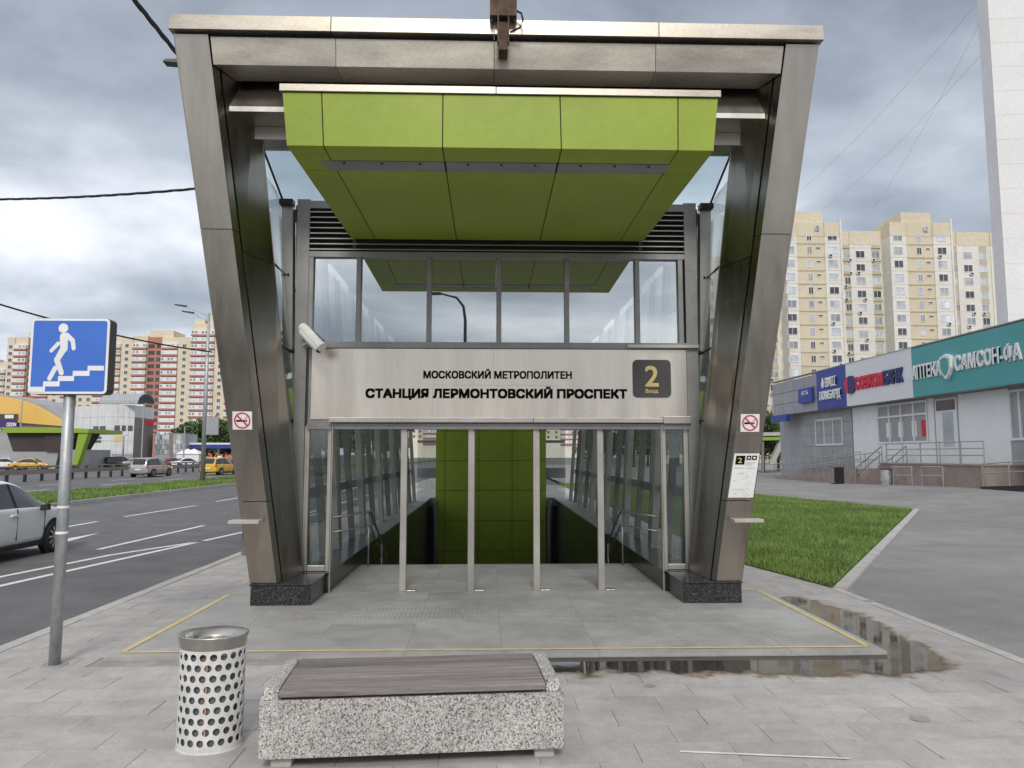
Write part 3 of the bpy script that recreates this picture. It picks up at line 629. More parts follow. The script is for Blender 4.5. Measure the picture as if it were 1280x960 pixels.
# rear wall: green panels with narrow glazed slots beside them
MB().box(XC-2.2, XC+2.2, 26.21, 26.3, -5, .1).build('shaft_end_wall', 'core_dark', pav)
gw = MB().box(-1.86, 1.98, 26.03, 26.2, -5, 5.0).build('rear_wall', 'core_dark', pav)
gxs = [-1.88, -1.55, -.37, .79, 1.98]
for i in range(4):
    for j in range(9):
        za = -4.6+j*1.03
        MB().box(gxs[i]+.008, gxs[i+1]-.008, 26.0, 26.028, za+.008, za+1.022).build('wall_panel', 'green_panel', gw)
for s, e0, e1 in ((-1, -2.52, -1.885), (1, 1.985, 2.66)):
    MB().box(e0, e1, 26.05, 26.15, .0, .30).build('rear_sill', 'frame_grey', pav); MB().box(e0, e1, 26.0, 26.15, .98, 1.33).build('rear_transom', 'frame_grey', pav)
    MB().box(e0, e1, 26.05, 26.15, 2.2, 2.3).build('rear_transom', 'frame_grey', pav); MB().box(e0, e1, 26.05, 26.15, 4.9, 5.1).build('rear_transom', 'frame_grey', pav)
    for z0, z1 in ((.305, .975), (1.335, 2.195), (2.305, 4.895)): MB().box(e0, e1, 26.09, 26.10, z0, z1).build('rear_pane', 'glass_side', pav)
    MB().tube([P(1.98, 25.7, -5, s), P(1.98, 25.7, .2, s)], .11, 10).build('drain_pipe', 'plate_dark', pav, smooth=True)
stp = MB()
for i in range(26): stp.box(XC-2.17, XC+2.17, 12.165+i*.32, 12.165+(i+1)*.32, -5, .04-(i+1)*.16)
struct(stp.build('stairs', 'granite_floor'))
struct(MB().box(XC-2.2, XC+2.2, 20, 26.3, -5.1, -4.6).build('stair_landing', 'granite_floor'))

# ------------------------------------------------------------------ small things on the pavilion
def nosmoke(cx, cz, label):
    t_ = (cz-ZB)/(ZT-ZB); y = lean(t_)-.006; ny = (YT-YB)/(ZT-ZB); up_ = Vector((0, ny, 1)).normalized(); rx_ = Vector((1, 0, 0)); c = Vector((cx, y, cz)); nrm = rx_.cross(up_)
    def Q(a, b, e=0): return c+rx_*a+up_*b+nrm*e
    o = MB().plate([Q(-.112, -.105), Q(.112, -.105), Q(.112, .105), Q(-.112, .105)], .003).build('no_smoking_sign', 'white_paint'); tag(o, label, 'sign', 'no smoking signs on the portal columns')
    k = 32; ring = MB(); vs = []
    for i in range(k):
        a = 2*math.pi*i/k; vs += [Q(.078*math.cos(a), .078*math.sin(a), .002), Q(.095*math.cos(a), .095*math.sin(a), .002)]
    ring.add(vs, [(2*i, 2*i+1, (2*i+3) % (2*k), (2*i+2) % (2*k)) for i in range(k)])
    d1, d2 = Vector((-.707, .707)), Vector((.707, .707))
    ring.add([Q(d1.x*.08+d2.x*.009, d1.y*.08+d2.y*.009, .0035), Q(d1.x*.08-d2.x*.009, d1.y*.08-d2.y*.009, .0035), Q(-d1.x*.08-d2.x*.009, -d1.y*.08-d2.y*.009, .0035), Q(-d1.x*.08+d2.x*.009, -d1.y*.08+d2.y*.009, .0035)], [(0, 1, 2, 3)])
    ring.build('prohibition_ring', 'red_paint', o)
    sm = MB().add([Q(-.07, -.014, .0027), Q(.035, -.014, .0027), Q(.035, .008, .0027), Q(-.07, .008, .0027)], [(0, 1, 2, 3)])
    sm.add([Q(.04, -.014, .0027), Q(.055, -.014, .0027), Q(.055, .008, .0027), Q(.04, .008, .0027)], [(0, 1, 2, 3)])
    for q in range(4): sm.add([Q(.03+q*.008, .02+q*.008, .0027), Q(.036+q*.008, .018+q*.008, .0027), Q(.044+q*.008, .026+q*.008, .0027), Q(.038+q*.008, .028+q*.008, .0027)], [(0, 1, 2, 3)])
    sm.build('cigarette_symbol', 'black_text', o)
nosmoke(-2.86, 2.19, 'square no smoking sign on the steel column next to the road')
nosmoke(3.075, 2.17, 'square no smoking sign above the map poster on the steel column')
# map poster
ny = (YT-YB)/(ZT-ZB); lx = .122
def Q(a, z, e=0):  # a along x from poster's left edge, follows the column's lean
    return Vector((2.832+a+(z-1.29)*lx*1.05, lean((z-ZB)/(ZT-ZB))-.006-e, z))
mpo = MB().plate([Q(0, 1.29), Q(.30, 1.29), Q(.30, 1.81), Q(0, 1.81)], .003).build('map_poster', 'white_paint'); tag(mpo, 'white map poster with black number two square on the steel column beside the lawn', 'poster')
def pq(a0, a1, z0, z1, mat, name='print', e=.002): return MB().add([Q(a0, z0, e), Q(a1, z0, e), Q(a1, z1, e), Q(a0, z1, e)], [(0, 1, 2, 3)]).build(name, mat, mpo)
pq(.025, .135, 1.68, 1.785, 'black_text'); text('2', Q(.055, 1.70, .0045), (1, 0, 0), (0, ny, 1), .05, .06, 'plate_yellow', mpo, depth=.001)
pq(.15, .205, 1.735, 1.785, 'black_text'); pq(.215, .275, 1.735, 1.785, 'black_text')
pq(.165, .19, 1.75, 1.77, 'white_paint', e=.003); pq(.23, .26, 1.75, 1.77, 'white_paint', e=.003)
for i in range(3): pq(.15, .27-.02*i, 1.70-.014*i, 1.705-.014*i, 'map_grey')
pq(.02, .14, 1.635, 1.642, 'map_grey'); pq(.17, .27, 1.635, 1.642, 'map_grey')
rr_ = random.Random(5)
for i in range(16):
    a_, z_ = rr_.uniform(.03, .22), rr_.uniform(1.32, 1.58); L_, sl_ = rr_.uniform(.02, .1), rr_.uniform(-.8, .3)
    MB().add([Q(a_, z_, .002), Q(min(a_+L_, .28), z_+sl_*L_, .002), Q(min(a_+L_, .28), z_+sl_*L_+.004, .002), Q(a_, z_+.004, .002)], [(0, 1, 2, 3)]).build('print', 'map_grey', mpo)
# security camera
cc = thing('security_camera', (-2.45, 9.6, 3.3), 'white bullet security camera on the frame beside the station name board', 'camera')
a, b = Vector((-2.44, 9.62, 3.40)), Vector((-2.16, 9.40, 3.13)); d = (b-a)
MB().tube([a, a+d*.04, a+d*.8, b], [.055, .065, .065, .06], 14).build('camera_body', 'cctv_white', cc, smooth=False)
MB().tube([a-d*.02+Vector((0, 0, .05)), b+d*.12+Vector((0, 0, .05))], .062, 10).build('sun_shield', 'cctv_white', cc)
MB().tube([b, b+d*.01], .05, 12).build('lens', 'black_text', cc)
MB().tube([a+d*.3, a+d*.25+Vector((-.02, .12, -.08)), Vector((-2.47, 9.77, 3.24))], .02, 8).build('mount', 'cctv_white', cc)

# ------------------------------------------------------------------ underpass sign on its post
base = az(68, 832); sp = thing('underpass_sign', (base.x, base.y, 0), 'blue square underpass sign with white walking figure and steps on a galvanised post', 'road sign')
MB().tube([(base.x, base.y, -.03), (base.x, base.y, 2.95)], .047, 16).build('post', 'galvanised', sp, smooth=True)
MB().tube([(base.x, base.y, -.02), (base.x, base.y, .012)], [.13, .10], 14).build('post_footing', 'mortar', sp)
for z in (1.34, 1.12): MB().tube([(base.x, base.y, z-.012), (base.x, base.y, z+.012)], .051, 14).build('strap', 'window_white', sp, smooth=True)
SX0, SZ0, SW = base.x-.325, 2.325, .685; ysn = base.y-.075
def sgn(x, y, e=0): return Vector((SX0+SW*(x-160)/392, ysn-e, SZ0+SW*(527-y)/374))
bx = MB().prism([(SX0+SW*px_, ysn+.12, SZ0+SW*pz_) for px_, pz_ in rrect(0, 1, 0, .985, .06)], (0, -.115, 0)).build('light_box', 'plate_dark', sp)
fr = MB().prism([(SX0+SW*px_, ysn+.004, SZ0+SW*pz_) for px_, pz_ in rrect(.004, .996, .004, .981, .055)], (0, -.005, 0)).build('sign_face', 'white_paint', bx)
MB().prism([(SX0+SW*px_, ysn-.0015, SZ0+SW*pz_) for px_, pz_ in rrect(.035, .965, .035, .95, .03)], (0, -.0015, 0)).build('blue_field', 'sign_blue', bx)
st_ = [(170, 492), (237, 492), (237, 466), (309, 466), (309, 440), (380, 440), (380, 415), (452, 415), (452, 390), (533, 390), (533, 413), (463, 413), (463, 439), (388, 439), (388, 464), (318, 464), (318, 490), (248, 490), (248, 517), (170, 517)]
MB().prism([sgn(x, y, .0035) for x, y in st_], (0, -.0015, 0)).build('steps_symbol', 'white_paint', bx)
man = MB()
def stroke(a, b, w0, w1, k=8):
    a, b = Vector(a), Vector(b); d = (b-a).normalized(); n = Vector((-d.y, d.x)); pts = []
    t0 = math.atan2(n.y, n.x)
    for i in range(k+1): q = t0+math.pi*i/k; pts.append(a+Vector((math.cos(q), math.sin(q)))*w0)
    for i in range(k+1): q = t0+math.pi+math.pi*i/k; pts.append(b+Vector((math.cos(q), math.sin(q)))*w1)
    man.prism([sgn(p.x, p.y, .0036+.0002*len(man.f)/30) for p in pts], (0, -.0013, 0))
man.prism([sgn(321+24*math.cos(2*math.pi*i/20), 208+23*math.sin(2*math.pi*i/20), .0036) for i in range(20)], (0, -.0013, 0))
for a_, b_, w0, w1 in (((326, 250), (330, 308), 20, 18), ((330, 305), (298, 362), 17, 14), ((298, 362), (324, 425), 14, 12), ((292, 402), (267, 452), 12, 11), ((340, 243), (371, 268), 13, 11), ((371, 268), (378, 306), 11, 10), ((300, 283), (268, 318), 10, 9)): stroke(a_, b_, w0, w1)
man.build('walking_figure', 'white_paint', bx)

# ------------------------------------------------------------------ litter bin
bn_ = thing('litter_bin', (-1.73, 4.83, 0), 'white perforated litter bin with dented steel rim on the paving beside the bench', 'litter bin')
BC = Vector((-1.735, 4.85, 0)); RX, RY = .198, .165
def be(a, z, k=1.): return Vector((BC.x+RX*k*math.cos(a), BC.y+RY*k*math.sin(a), z))
sh = MB(); NH, NR, PZ, Z0 = 20, 9, .0625, .035
for r in range(NR):
    for c in range(NH):
        am = 2*math.pi*(c+(.5 if r % 2 else 0))/NH; da = math.pi/NH; zc = Z0+PZ*(r+.5); K = 16; vs = []
        for i in range(K):
            t_ = 2*math.pi*i/K+math.pi/4; cx_, cy_ = math.cos(t_), math.sin(t_); m_ = max(abs(cx_), abs(cy_)); vs.append(be(am+da*cx_/m_, zc+PZ/2*cy_/m_))
        for i in range(K):
            t_ = 2*math.pi*i/K+math.pi/4; vs.append(be(am+da*.70*math.cos(t_), zc+.0215*math.sin(t_)))
        for i in range(K):
            t_ = 2*math.pi*i/K+math.pi/4; vs.append(be(am+da*.70*math.cos(t_), zc+.0215*math.sin(t_), .985))
        sh.add(vs, [(i, (i+1) % K, K+(i+1) % K, K+i) for i in range(K)]+[(K+i, K+(i+1) % K, 2*K+(i+1) % K, 2*K+i) for i in range(K)])
for z0, z1 in ((.008, Z0), (Z0+NR*PZ, Z0+NR*PZ+.012)):
    n = 60; sh.add([be(2*math.pi*i/n, z) for z in (z0, z1) for i in range(n)], [(i, (i+1) % n, n+(i+1) % n, n+i) for i in range(n)])
sh.build('perforated_shell', 'bin_white', bn_)
n = 48
def ringlathe(prof, name, mat, sm=True):
    mb = MB(); mb.add([be(2*math.pi*i/n, z, k) for k, z in prof for i in range(n)], [(j*n+i, j*n+(i+1) % n, (j+1)*n+(i+1) % n, (j+1)*n+i) for j in range(len(prof)-1) for i in range(n)])
    return mb.build(name, mat, bn_, smooth=sm)
ringlathe([(.84, .02), (.84, .56)], 'liner', 'bin_liner')
ringlathe([(1.0, .604), (1.015, .612), (1.03, .64), (1.07, .668), (1.085, .678), (1.085, .683), (1.06, .685), (.86, .662), (.58, .648), (.56, .640), (.56, .60)], 'rim', 'bin_steel')
ringlathe([(1.01, .0), (1.01, .012), (.9, .012)], 'base_ring', 'bin_white')
ringlathe([(.83, .5), (.3, .53), (.02, .5)], 'rubbish', 'brown_dark')
a_ = R(-84); MB().tube([be(a_, .03, .90), be(a_, .59, .90)], .008, 8).build('hinge_rod', 'copper', bn_)

# ------------------------------------------------------------------ bench
b0, b1 = az(322, 952, .06), az(705, 937, .06); bdir = (b1-b0).normalized(); LB = (b1-b0).length
be_ = thing('bench', b0+bdir*LB/2-Vector((0, 0, .06)), 'low exposed aggregate concrete bench with weathered brown plank seat', 'bench', world=False)
be_.rotation_euler.z = math.atan2(bdir.y, bdir.x); be_.scale = (1, 1.13, 1.10)
h = LB/2; prof = [(0, .06), (.58, .06), (.60, .10), (.60, .355), (0, .355)]
MB().prism([(-h, y, z) for y, z in prof], (2*h, 0, 0)).build('concrete_block', 'terrazzo', be_, bevel=.004)
for s in (-1, 1):
    x0 = -h if s < 0 else h-.104; x1 = x0+.104; so_ = .022; l_, r_ = (so_, 0) if s < 0 else (0, so_)
    MB().hexa([(x0, 0, .3552), (x1, 0, .3552), (x1, .60, .3552), (x0, .60, .3552), (x0+l_, .03, .414), (x1-r_, .03, .414), (x1-r_, .565, .414), (x0+l_, .565, .414)]).build('end_block', 'terrazzo', be_, bevel=.008)
pw = .0945
for i in range(6):
    y0 = -.012+i*.0995
    MB().box(-h+.11, h-.11, y0, y0+pw-.002, .372+random.uniform(-.001, .001), .412+random.uniform(-.003, .003)).build('plank', 'wood_plank', be_, bevel=.006)
for x in (-h+.35, h-.35): MB().box(x-.03, x+.03, .03, .55, .356, .371).build('batten', 'wood_plank', be_)
for x in (-h+.06, h-.17): MB().box(x, x+.12, .04, .56, -.002, .0595).build('foot', 'kerbstone', be_, bevel=.01)

# ================================================================== VEHICLES
def car(name, label, cat, kind, paint, group=None):
    t = thing(name, (0, 0, 0), label, cat, group, world=False)
    if kind == 'sedan':   # y, z bottom, z belt, z top, half width, half width top, cabin
        S = [(-2.17, .34, .62, .66, .60, .5, 0), (-2.10, .26, .84, .90, .76, .62, 0), (-1.55, .22, .93, .98, .83, .68, 0), (-1.30, .2, .95, 1.02, .84, .66, 1), (-.78, .2, .95, 1.40, .855, .60, 1), (-.2, .2, .945, 1.475, .86, .60, 1),
             (.12, .2, .94, 1.475, .86, .60, 2), (.20, .2, .94, 1.47, .86, .60, 1), (.55, .2, .93, 1.41, .86, .60, 1), (1.22, .2, .92, .99, .85, .70, 0), (1.62, .22, .86, .93, .84, .70, 0), (2.02, .26, .72, .80, .76, .62, 0), (2.17, .36, .56, .60, .56, .45, 0)]
        wy, wr = (1.37, -1.28), .315
    else:
        S = [(-2.22, .40, .80, .86, .66, .55, 0), (-2.17, .30, .98, 1.06, .84, .66, 1), (-1.95, .26, 1.02, 1.58, .89, .62, 1), (-1.0, .24, 1.02, 1.67, .91, .63, 1), (-.35, .24, 1.01, 1.68, .91, .63, 2), (-.25, .24, 1.01, 1.68, .91, .63, 1),
             (.35, .24, 1.0, 1.62, .91, .62, 1), (1.10, .24, .99, 1.07, .90, .72, 0), (1.7, .26, .94, 1.01, .88, .72, 0), (2.12, .30, .80, .88, .80, .64, 0), (2.24, .40, .62, .66, .60, .5, 0)]
        wy, wr = (1.36, -1.33), .35
    def ring(q):
        y, zb, zl, zt, w_, wt, c = q
        half = [(w_*.80, zb), (w_*.97, zb+.09), (w_, (zb+zl)/2+.02), (w_*.985, zl-.03), (w_*.955, zl), (wt+.015, zt-.065), (wt*.90, zt-.012), (wt*.5, zt+.008)]
        return [(x, y, z) for x, z in half]+[(-x, y, z) for x, z in half[::-1]]
    rings = [ring(q) for q in S]; body = MB(); K = 16
    for i in range(len(S)-1):
        rise = S[i+1][3]-S[i][3]
        for k in range(K):
            k2 = (k+1) % K; quad = [rings[i][k], rings[i+1][k], rings[i+1][k2], rings[i][k2]]
            side = k in (4, 10) and S[i][6] == 1
            screen = k in (6, 7, 8) and ((rise < -.25) or (rise > .3)) and S[i][6]
            body.add(quad, [(0, 1, 2, 3)], 1 if (side or screen) else (2 if k in (4, 10) and S[i][6] == 2 else 0))
    body.add(rings[0], [tuple(range(K))]); body.add(rings[-1], [tuple(range(K))[::-1]])
    me = body.mesh('body', (paint, 'car_glass', 'rubber')); bm = bmesh.new(); bm.from_mesh(me); bmesh.ops.remove_doubles(bm, verts=bm.verts[:], dist=.0005)
    bmesh.ops.recalc_face_normals(bm, faces=bm.faces[:]); cl = bm.edges.layers.float.new('crease_edge')
    for e_ in bm.edges:
        fs_ = e_.link_faces
        if len(fs_) == 2 and fs_[0].material_index != fs_[1].material_index: e_[cl] = .75
        elif len(fs_) == 2 and e_.calc_face_angle(0) > .9: e_[cl] = .35
    bm.to_mesh(me); bm.free(); tmp = link('tmp', me); md = tmp.modifiers.new('sm', 'SUBSURF'); md.levels = md.render_levels = 2
    ev = bpy.data.meshes.new_from_object(tmp.evaluated_get(bpy.context.evaluated_depsgraph_get())); bpy.data.objects.remove(tmp)
    for nm, keep, mt in (('body', 0, paint), ('windows', 1, 'car_glass'), ('pillars', 2, 'rubber')):
        bm = bmesh.new(); bm.from_mesh(ev); bmesh.ops.delete(bm, geom=[f for f in bm.faces if f.material_index != keep], context='FACES')
        for f in bm.faces: f.material_index = 0; f.smooth = True
        if len(bm.faces):
            m3 = bpy.data.meshes.new(nm); bm.to_mesh(m3); m3.materials.append(MATS[mt]); link(nm, m3, t)
        bm.free()
    bpy.data.meshes.remove(ev)
    W = S[4][4]
    for y in wy:
        for s in (-1, 1):
            a = MB(); n = 20; a.add([(s*(W+.002), y+math.cos(2*math.pi*j/n)*(wr+.055), wr+math.sin(2*math.pi*j/n)*(wr+.055)) for j in range(n)], [tuple(range(n))])
            a.tube([(s*(W-.12), y, wr), (s*(W+.004), y, wr)], wr+.055, 20); a.build('wheel_arch', 'rubber', t)
            wh = MB(); prof = [(.68, -.1), (.97, -.1), (1, -.07), (1, .07), (.97, .1), (.70, .1), (.66, .07)]
            wh.add([(s*(W-.075)+b*s, y+math.cos(2*math.pi*j/n)*wr*r_, wr+math.sin(2*math.pi*j/n)*wr*r_) for r_, b in prof for j in range(n)], [(i*n+j, i*n+(j+1) % n, (i+1)*n+(j+1) % n, (i+1)*n+j) for i in range(len(prof)-1) for j in range(n)])
            wo_ = wh.build('wheel', 'rubber', t, smooth=True)
            rm = MB(); c_ = Vector((s*(W+.022), y, wr)); rm.tube([c_-Vector((s*.03, 0, 0)), c_+Vector((s*.004, 0, 0))], .06, 12)
            for q in range(10):
                an = 2*math.pi*q/10; d_ = Vector((0, math.cos(an), math.sin(an))); e_ = Vector((0, -math.sin(an), math.cos(an)))
                rm.hexa([c_+d_*.05-e_*.014-Vector((s*.02, 0, 0)), c_+d_*wr*.68-e_*.024-Vector((s*.02, 0, 0)), c_+d_*wr*.68+e_*.024-Vector((s*.02, 0, 0)), c_+d_*.05+e_*.014-Vector((s*.02, 0, 0)),
                         c_+d_*.05-e_*.014, c_+d_*wr*.68-e_*.02, c_+d_*wr*.68+e_*.02, c_+d_*.05+e_*.014])
            rm.build('rim', 'chrome', wo_)
    yr, yf = S[1][0], S[-2][0]; zl = S[1][2]
    for s in (-1, 1):
        MB().box(*sorted((s*(S[1][4]-.16), s*(S[1][4]+.015))), yr-.045, yr+.12, zl-.18, zl-.02).build('taillight', 'taillight', t, bevel=.02)
        MB().box(*sorted((s*(S[-2][4]-.24), s*(S[-2][4]+.01))), yf-.10, yf+.05, S[-2][2]-.12, S[-2][2]+.03).build('headlight', 'chrome', t, bevel=.03)
        ym = .92 if kind == 'sedan' else .85
        MB().hexa([(s*W*.98, ym-.07, zl+.02), (s*(W+.16), ym-.1, zl+.03), (s*(W+.16), ym+.02, zl+.03), (s*W*.98, ym+.05, zl+.02), (s*W*.97, ym-.06, zl+.12), (s*(W+.15), ym-.09, zl+.16), (s*(W+.15), ym, zl+.16), (s*W*.97, ym+.04, zl+.12)][::1]).build('mirror', 'rubber', t, bevel=.02)
        for yd in (-.02, -1.02): MB().box(*sorted((s*(W-.01), s*(W+.028))), yd-.02, yd+.16, .80, .835).build('door_handle', paint, t, bevel=.008)
        for yd in (.16, 1.02, -.95): MB().box(*sorted((s*(W-.03), s*(W+.0015))), yd-.005, yd+.005, .36, .93).build('door_gap', 'rubber', t)
        MB().box(*sorted((s*(W-.12), s*(W-.005))), -1.0, 1.0, .19, .27).build('sill', 'rubber', t)
    MB().box(-.26, .26, yr-.085, yr-.05, .52 if kind == 'sedan' else .62, .63 if kind == 'sedan' else .73).build('number_plate', 'white_paint', t)
    return t
def put(t, x, y, rz, z=-.15): t.location = (x, y, z); t.rotation_euler.z = R(rz); return t
put(car('sedan', 'white sedan driving past the underpass sign in the near lanes', 'car', 'sedan', 'car_white'), -9.62, 14.05, 0)
put(car('sport_utility_car', 'silver sport utility car driving along the guard rail', 'car', 'suv', 'car_silver'), -29.6, 66.2, -4)
tx = put(car('taxi', 'yellow taxi driving away on the far carriageway by the lamp post', 'taxi', 'suv', 'car_yellow'), -25.9, 72.3, -8)
MB().box(-.2, .2, -.15, .05, 1.69, 1.80).build('roof_sign', 'white_paint', tx, bevel=.02)
t2 = put(car('taxi', 'yellow taxi in front of the dark kiosk with green roof edge', 'taxi', 'sedan', 'car_yellow'), -56.0, 92.5, -75)
cars = [('sedan', 'car_white', 5, 'white car half hidden in front of the yellow taxi by the kiosk'), ('sedan', 'car_black', 98, 'black parked car close beside the kiosk with green roof edge'), ('sedan', 'car_white', 113, 'white parked car between the black parked cars'),
        ('suv', 'car_black', 128, 'black sport utility car parked before the white commercial building'), ('suv', 'car_black', 150, 'dark car parked before the stone corner of the white building'), ('sedan', 'car_silver', 172, 'silver parked car behind the silver sport utility car'),
        ('sedan', 'car_red', 215, 'red car parked before the grey glazed annex'), ('sedan', 'car_white', 232, 'white car parked beside the white tents near the fuel station')]
for kd, pc, px, lb in cars:
    p = az(px, 586.5 if px < 60 else 585, -.15); put(car('parked_car', lb, 'car', kd, pc, 'cars parked beyond the guard rail'), p.x, p.y, -70+(px % 40))

# guard rail beyond the far carriageway
gr = thing('guard_rail', (-33, 70, -.15), 'long dark steel guard rail along the far side of the road', 'guard rail')
for i in range(56): MB().box(-33.08, -32.92, 40+i*2-.09, 40+i*2+.09, -.15, .98).build('post', 'dark_metal', gr)
for z0, z1, w_ in ((.38, .72, .1), (.86, .98, .06)): MB().box(-32.92, -32.92+w_, 38, 152, z0, z1).build('rail', 'stone_brown', gr)

# ------------------------------------------------------------------ street lamps and overhead cables
lp = thing('street_lamp', (-19.0, 50, -.1), 'tall grey street lamp with twin arms on the grass median', 'street lamp')
MB().tube([(-19, 50, -.1), (-19, 50, 6), (-19, 50, 11.3)], [.16, .13, .08], 12).build('pole', 'galvanised', lp, smooth=True)
for dz, hx in ((.55, -21.3), (.1, -20.8)):
    a = MB().tube([(-19, 50, 10.6+dz), (hx+.8, 50, 11.2+dz)], .035, 6).build('arm', 'galvanised', lp); MB().hexa([(hx, 49.9, 11.3+dz), (hx+.8, 49.9, 11.16+dz), (hx+.8, 50.1, 11.16+dz), (hx, 50.1, 11.3+dz), (hx, 49.92, 11.38+dz), (hx+.8, 49.92, 11.28+dz), (hx+.8, 50.08, 11.28+dz), (hx, 50.08, 11.38+dz)]).build('lamp_head', 'dark_metal', lp)
MB().box(-18.85, -18.05, 49.85, 50.0, 3.1, 4.3).build('junction_box', 'grey_panel', lp)
l2 = thing('street_lamp', (-4.35, 13.7, 0), 'street lamp standing behind the steel column next to the road', 'street lamp')
MB().tube([(-4.35, 13.7, 0), (-4.35, 13.7, 8.8), (-4.5, 13.65, 9.35), (-5.6, 13.5, 9.62)], [.11, .075, .06, .04], 12).build('pole', 'galvanised', l2, smooth=True)
h_ = ay(206, 76, 13.45); MB().hexa([h_+Vector(q) for q in ((0, -.1, -.06), (.62, -.1, -.10), (.62, .1, -.10), (0, .1, -.06), (.03, -.07, .0), (.62, -.07, .03), (.62, .07, .03), (.03, .07, .0))]).build('lamp_head', 'plate_dark', l2)
l3 = thing('street_lamp', (-1.25, -17.5, 0), 'curved street lamp mirrored in the upper windows of the entrance', 'street lamp')
MB().tube([(-1.25, -17.5, -.02), (-1.25, -17.5, 3), (-1.25, -17.5, 8.6), (-1.35, -17.5, 9.3), (-1.7, -17.5, 9.75), (-2.5, -17.5, 9.95)], [.12, .11, .08, .07, .06, .05], 10).build('pole', 'plate_dark', l3, smooth=True)
MB().box(-3.2, -2.5, -17.62, -17.38, 9.88, 10.02).build('lamp_head', 'plate_dark', l3, bevel=.03)
for i, (px, py, d_) in enumerate(((28, 500, 118), (155, 545, 112), (231, 534, 120), (180, 505, 130))):
    p = ay(px, py, d_); q = thing('street_lamp', (p.x, p.y, -.15), ['thin grey lamp pole in front of the dark kiosk', 'thin grey lamp pole before the white commercial building', 'thin grey lamp pole at the edge of the fuel station', 'dark pole rising by the curved metal roof'][i], 'lamp pole')
    MB().tube([(p.x, p.y, -.15), (p.x, p.y, p.z)], [.14, .09], 8).build('pole', 'galvanised', q)
    MB().tube([(p.x, p.y, p.z), (p.x+.6, p.y, p.z+.15)], .05, 6).build('arm', 'galvanised', q)
def cable(name, a, b, sag, r, label, strands=1):
    a, b = Vector(a), Vector(b); mb = MB(); n = 40
    for s in range(strands):
        pts = []
        for i in range(n+1):
            t_ = i/n; p = a.lerp(b, t_); p.z -= sag*4*t_*(1-t_)
            if strands > 1: an = t_*38+s*2*math.pi/strands; p += Vector((.0, math.cos(an), math.sin(an)))*r*1.1
            pts.append(p)
        mb.tube(pts, r, 6)
    return tag(mb.build(name, 'rubber', smooth=True), label, 'cable')
p0 = Vector((-4.4, 13.7, 8.4)); cable('overhead_cable', ay(318, 184, 13.62), ay(100, -86, 7.2), .03, .02, 'thick black twisted cable slanting up from behind the steel roof corner', 3)
e1 = ay(245, 235, 13.7); e0 = ay(-60, 249, 17.5); cable('overhead_cable', ay(314, 229, 13.68), e0, .1, .014, 'black twisted cable running level from the steel column over the road', 3)
e1 = ay(265, 440, 50); e0 = ay(-40, 368, 38); cable('overhead_cable', e0, e1, .35, .05, 'thin black cable sagging down to the median street lamp')

for i, (a_, b_) in enumerate((((1003, 236), (1223, 2)), ((1028, 262), (1225, 70)), ((1090, 262), (1224, 30)))):
    cable('overhead_wire', ay(*a_, 152.), ay(*b_, 82.), 1.2, .012, ['thin wire from the cream block roof up to the white tower top', 'lowest thin wire between the cream block and the white tower', 'thin wire rising steeply from the cream block to the white tower'][i])
# ================================================================== BUILDINGS
WCACHE = {}
def window_mesh(w_, h_, style=2, mats=('window_white', 'pane')):
    key = (round(w_, 2), round(h_, 2), style, mats)
    if key in WCACHE: return WCACHE[key]
    fr = MB(); b = min(.09, w_*.09); d = .12
    fr.box(-w_/2, w_/2, -.03, d, -h_/2, -h_/2+b).box(-w_/2, w_/2, -.03, d, h_/2-b, h_/2).box(-w_/2, -w_/2+b, -.03, d, -h_/2+b, h_/2-b).box(w_/2-b, w_/2, -.03, d, -h_/2+b, h_/2-b)
    for k in range(1, style): x = -w_/2+w_*k/style; fr.box(x-b*.4, x+b*.4, -.02, d, -h_/2+b, h_/2-b)
    pn = MB().box(-w_/2+b, w_/2-b, .03, .05, -h_/2+b, h_/2-b)
    WCACHE[key] = (fr.mesh('window', mats[0]), pn.mesh('pane', mats[1])); return WCACHE[key]
def add_window(par, x, y, z, w_, h_, style=2, mats=('window_white', 'pane'), rot=0, pane=True):
    f, p = window_mesh(w_, h_, style, mats); o = link('window', f, par, loc=None)
    o.location = Vector((x, y, z)); o.rotation_euler.z = rot
    q = link('pane', p, None); q.parent = o; return o
# --- cream panel tower block behind the shops
YC = 155.; cb = thing('apartment_block', (85, YC, 0), 'long cream and ochre panel apartment block with air conditioners behind the shops', 'apartment block')
def X(px, Y): return ay(px, 450, Y).x
secs = [(940, 987.5, 'cream', 3.4, 50.2), (987.5, 1001.5, 'pale_wall', 0, 51.0), (1001.5, 1036.7, 'ochre', .25, 51.0), (1036.7, 1056.4, 'pale_wall', 0, 51.0), (1056.4, 1071.5, 'cream', 3.4, 50.2), (1071.5, 1092, 'pale_wall', 3.2, 50.2), (1092, 1108, 'cream', 3.4, 50.2),
        (1119.7, 1140.7, 'pale_wall', 0, 51.2), (1140.7, 1174.5, 'ochre', .25, 51.2), (1174.5, 1197, 'pale_wall', 0, 51.2), (1197, 1207, 'cream', 3.4, 50.2), (1207, 1228, 'pale_wall', 3.2, 50.2), (1228, 1250, 'cream', 3.4, 50.2), (1250, 1300, 'pale_wall', 3.2, 50.2)]
for a0, a1, m_, dy, zt in secs:
    Y = YC-3.4+dy
    xa, xb = X(a0, Y), X(a1, Y)
    if dy > 1: xa -= .6; xb += .6
    MB().box(xa+.01, xb-.01, Y, YC+14, -.1, zt-3.0).build('wall', m_, cb); MB().box(xa+.01, xb-.01, Y-.05, YC+14, zt-2.99, zt).build('parapet', 'ochre', cb)
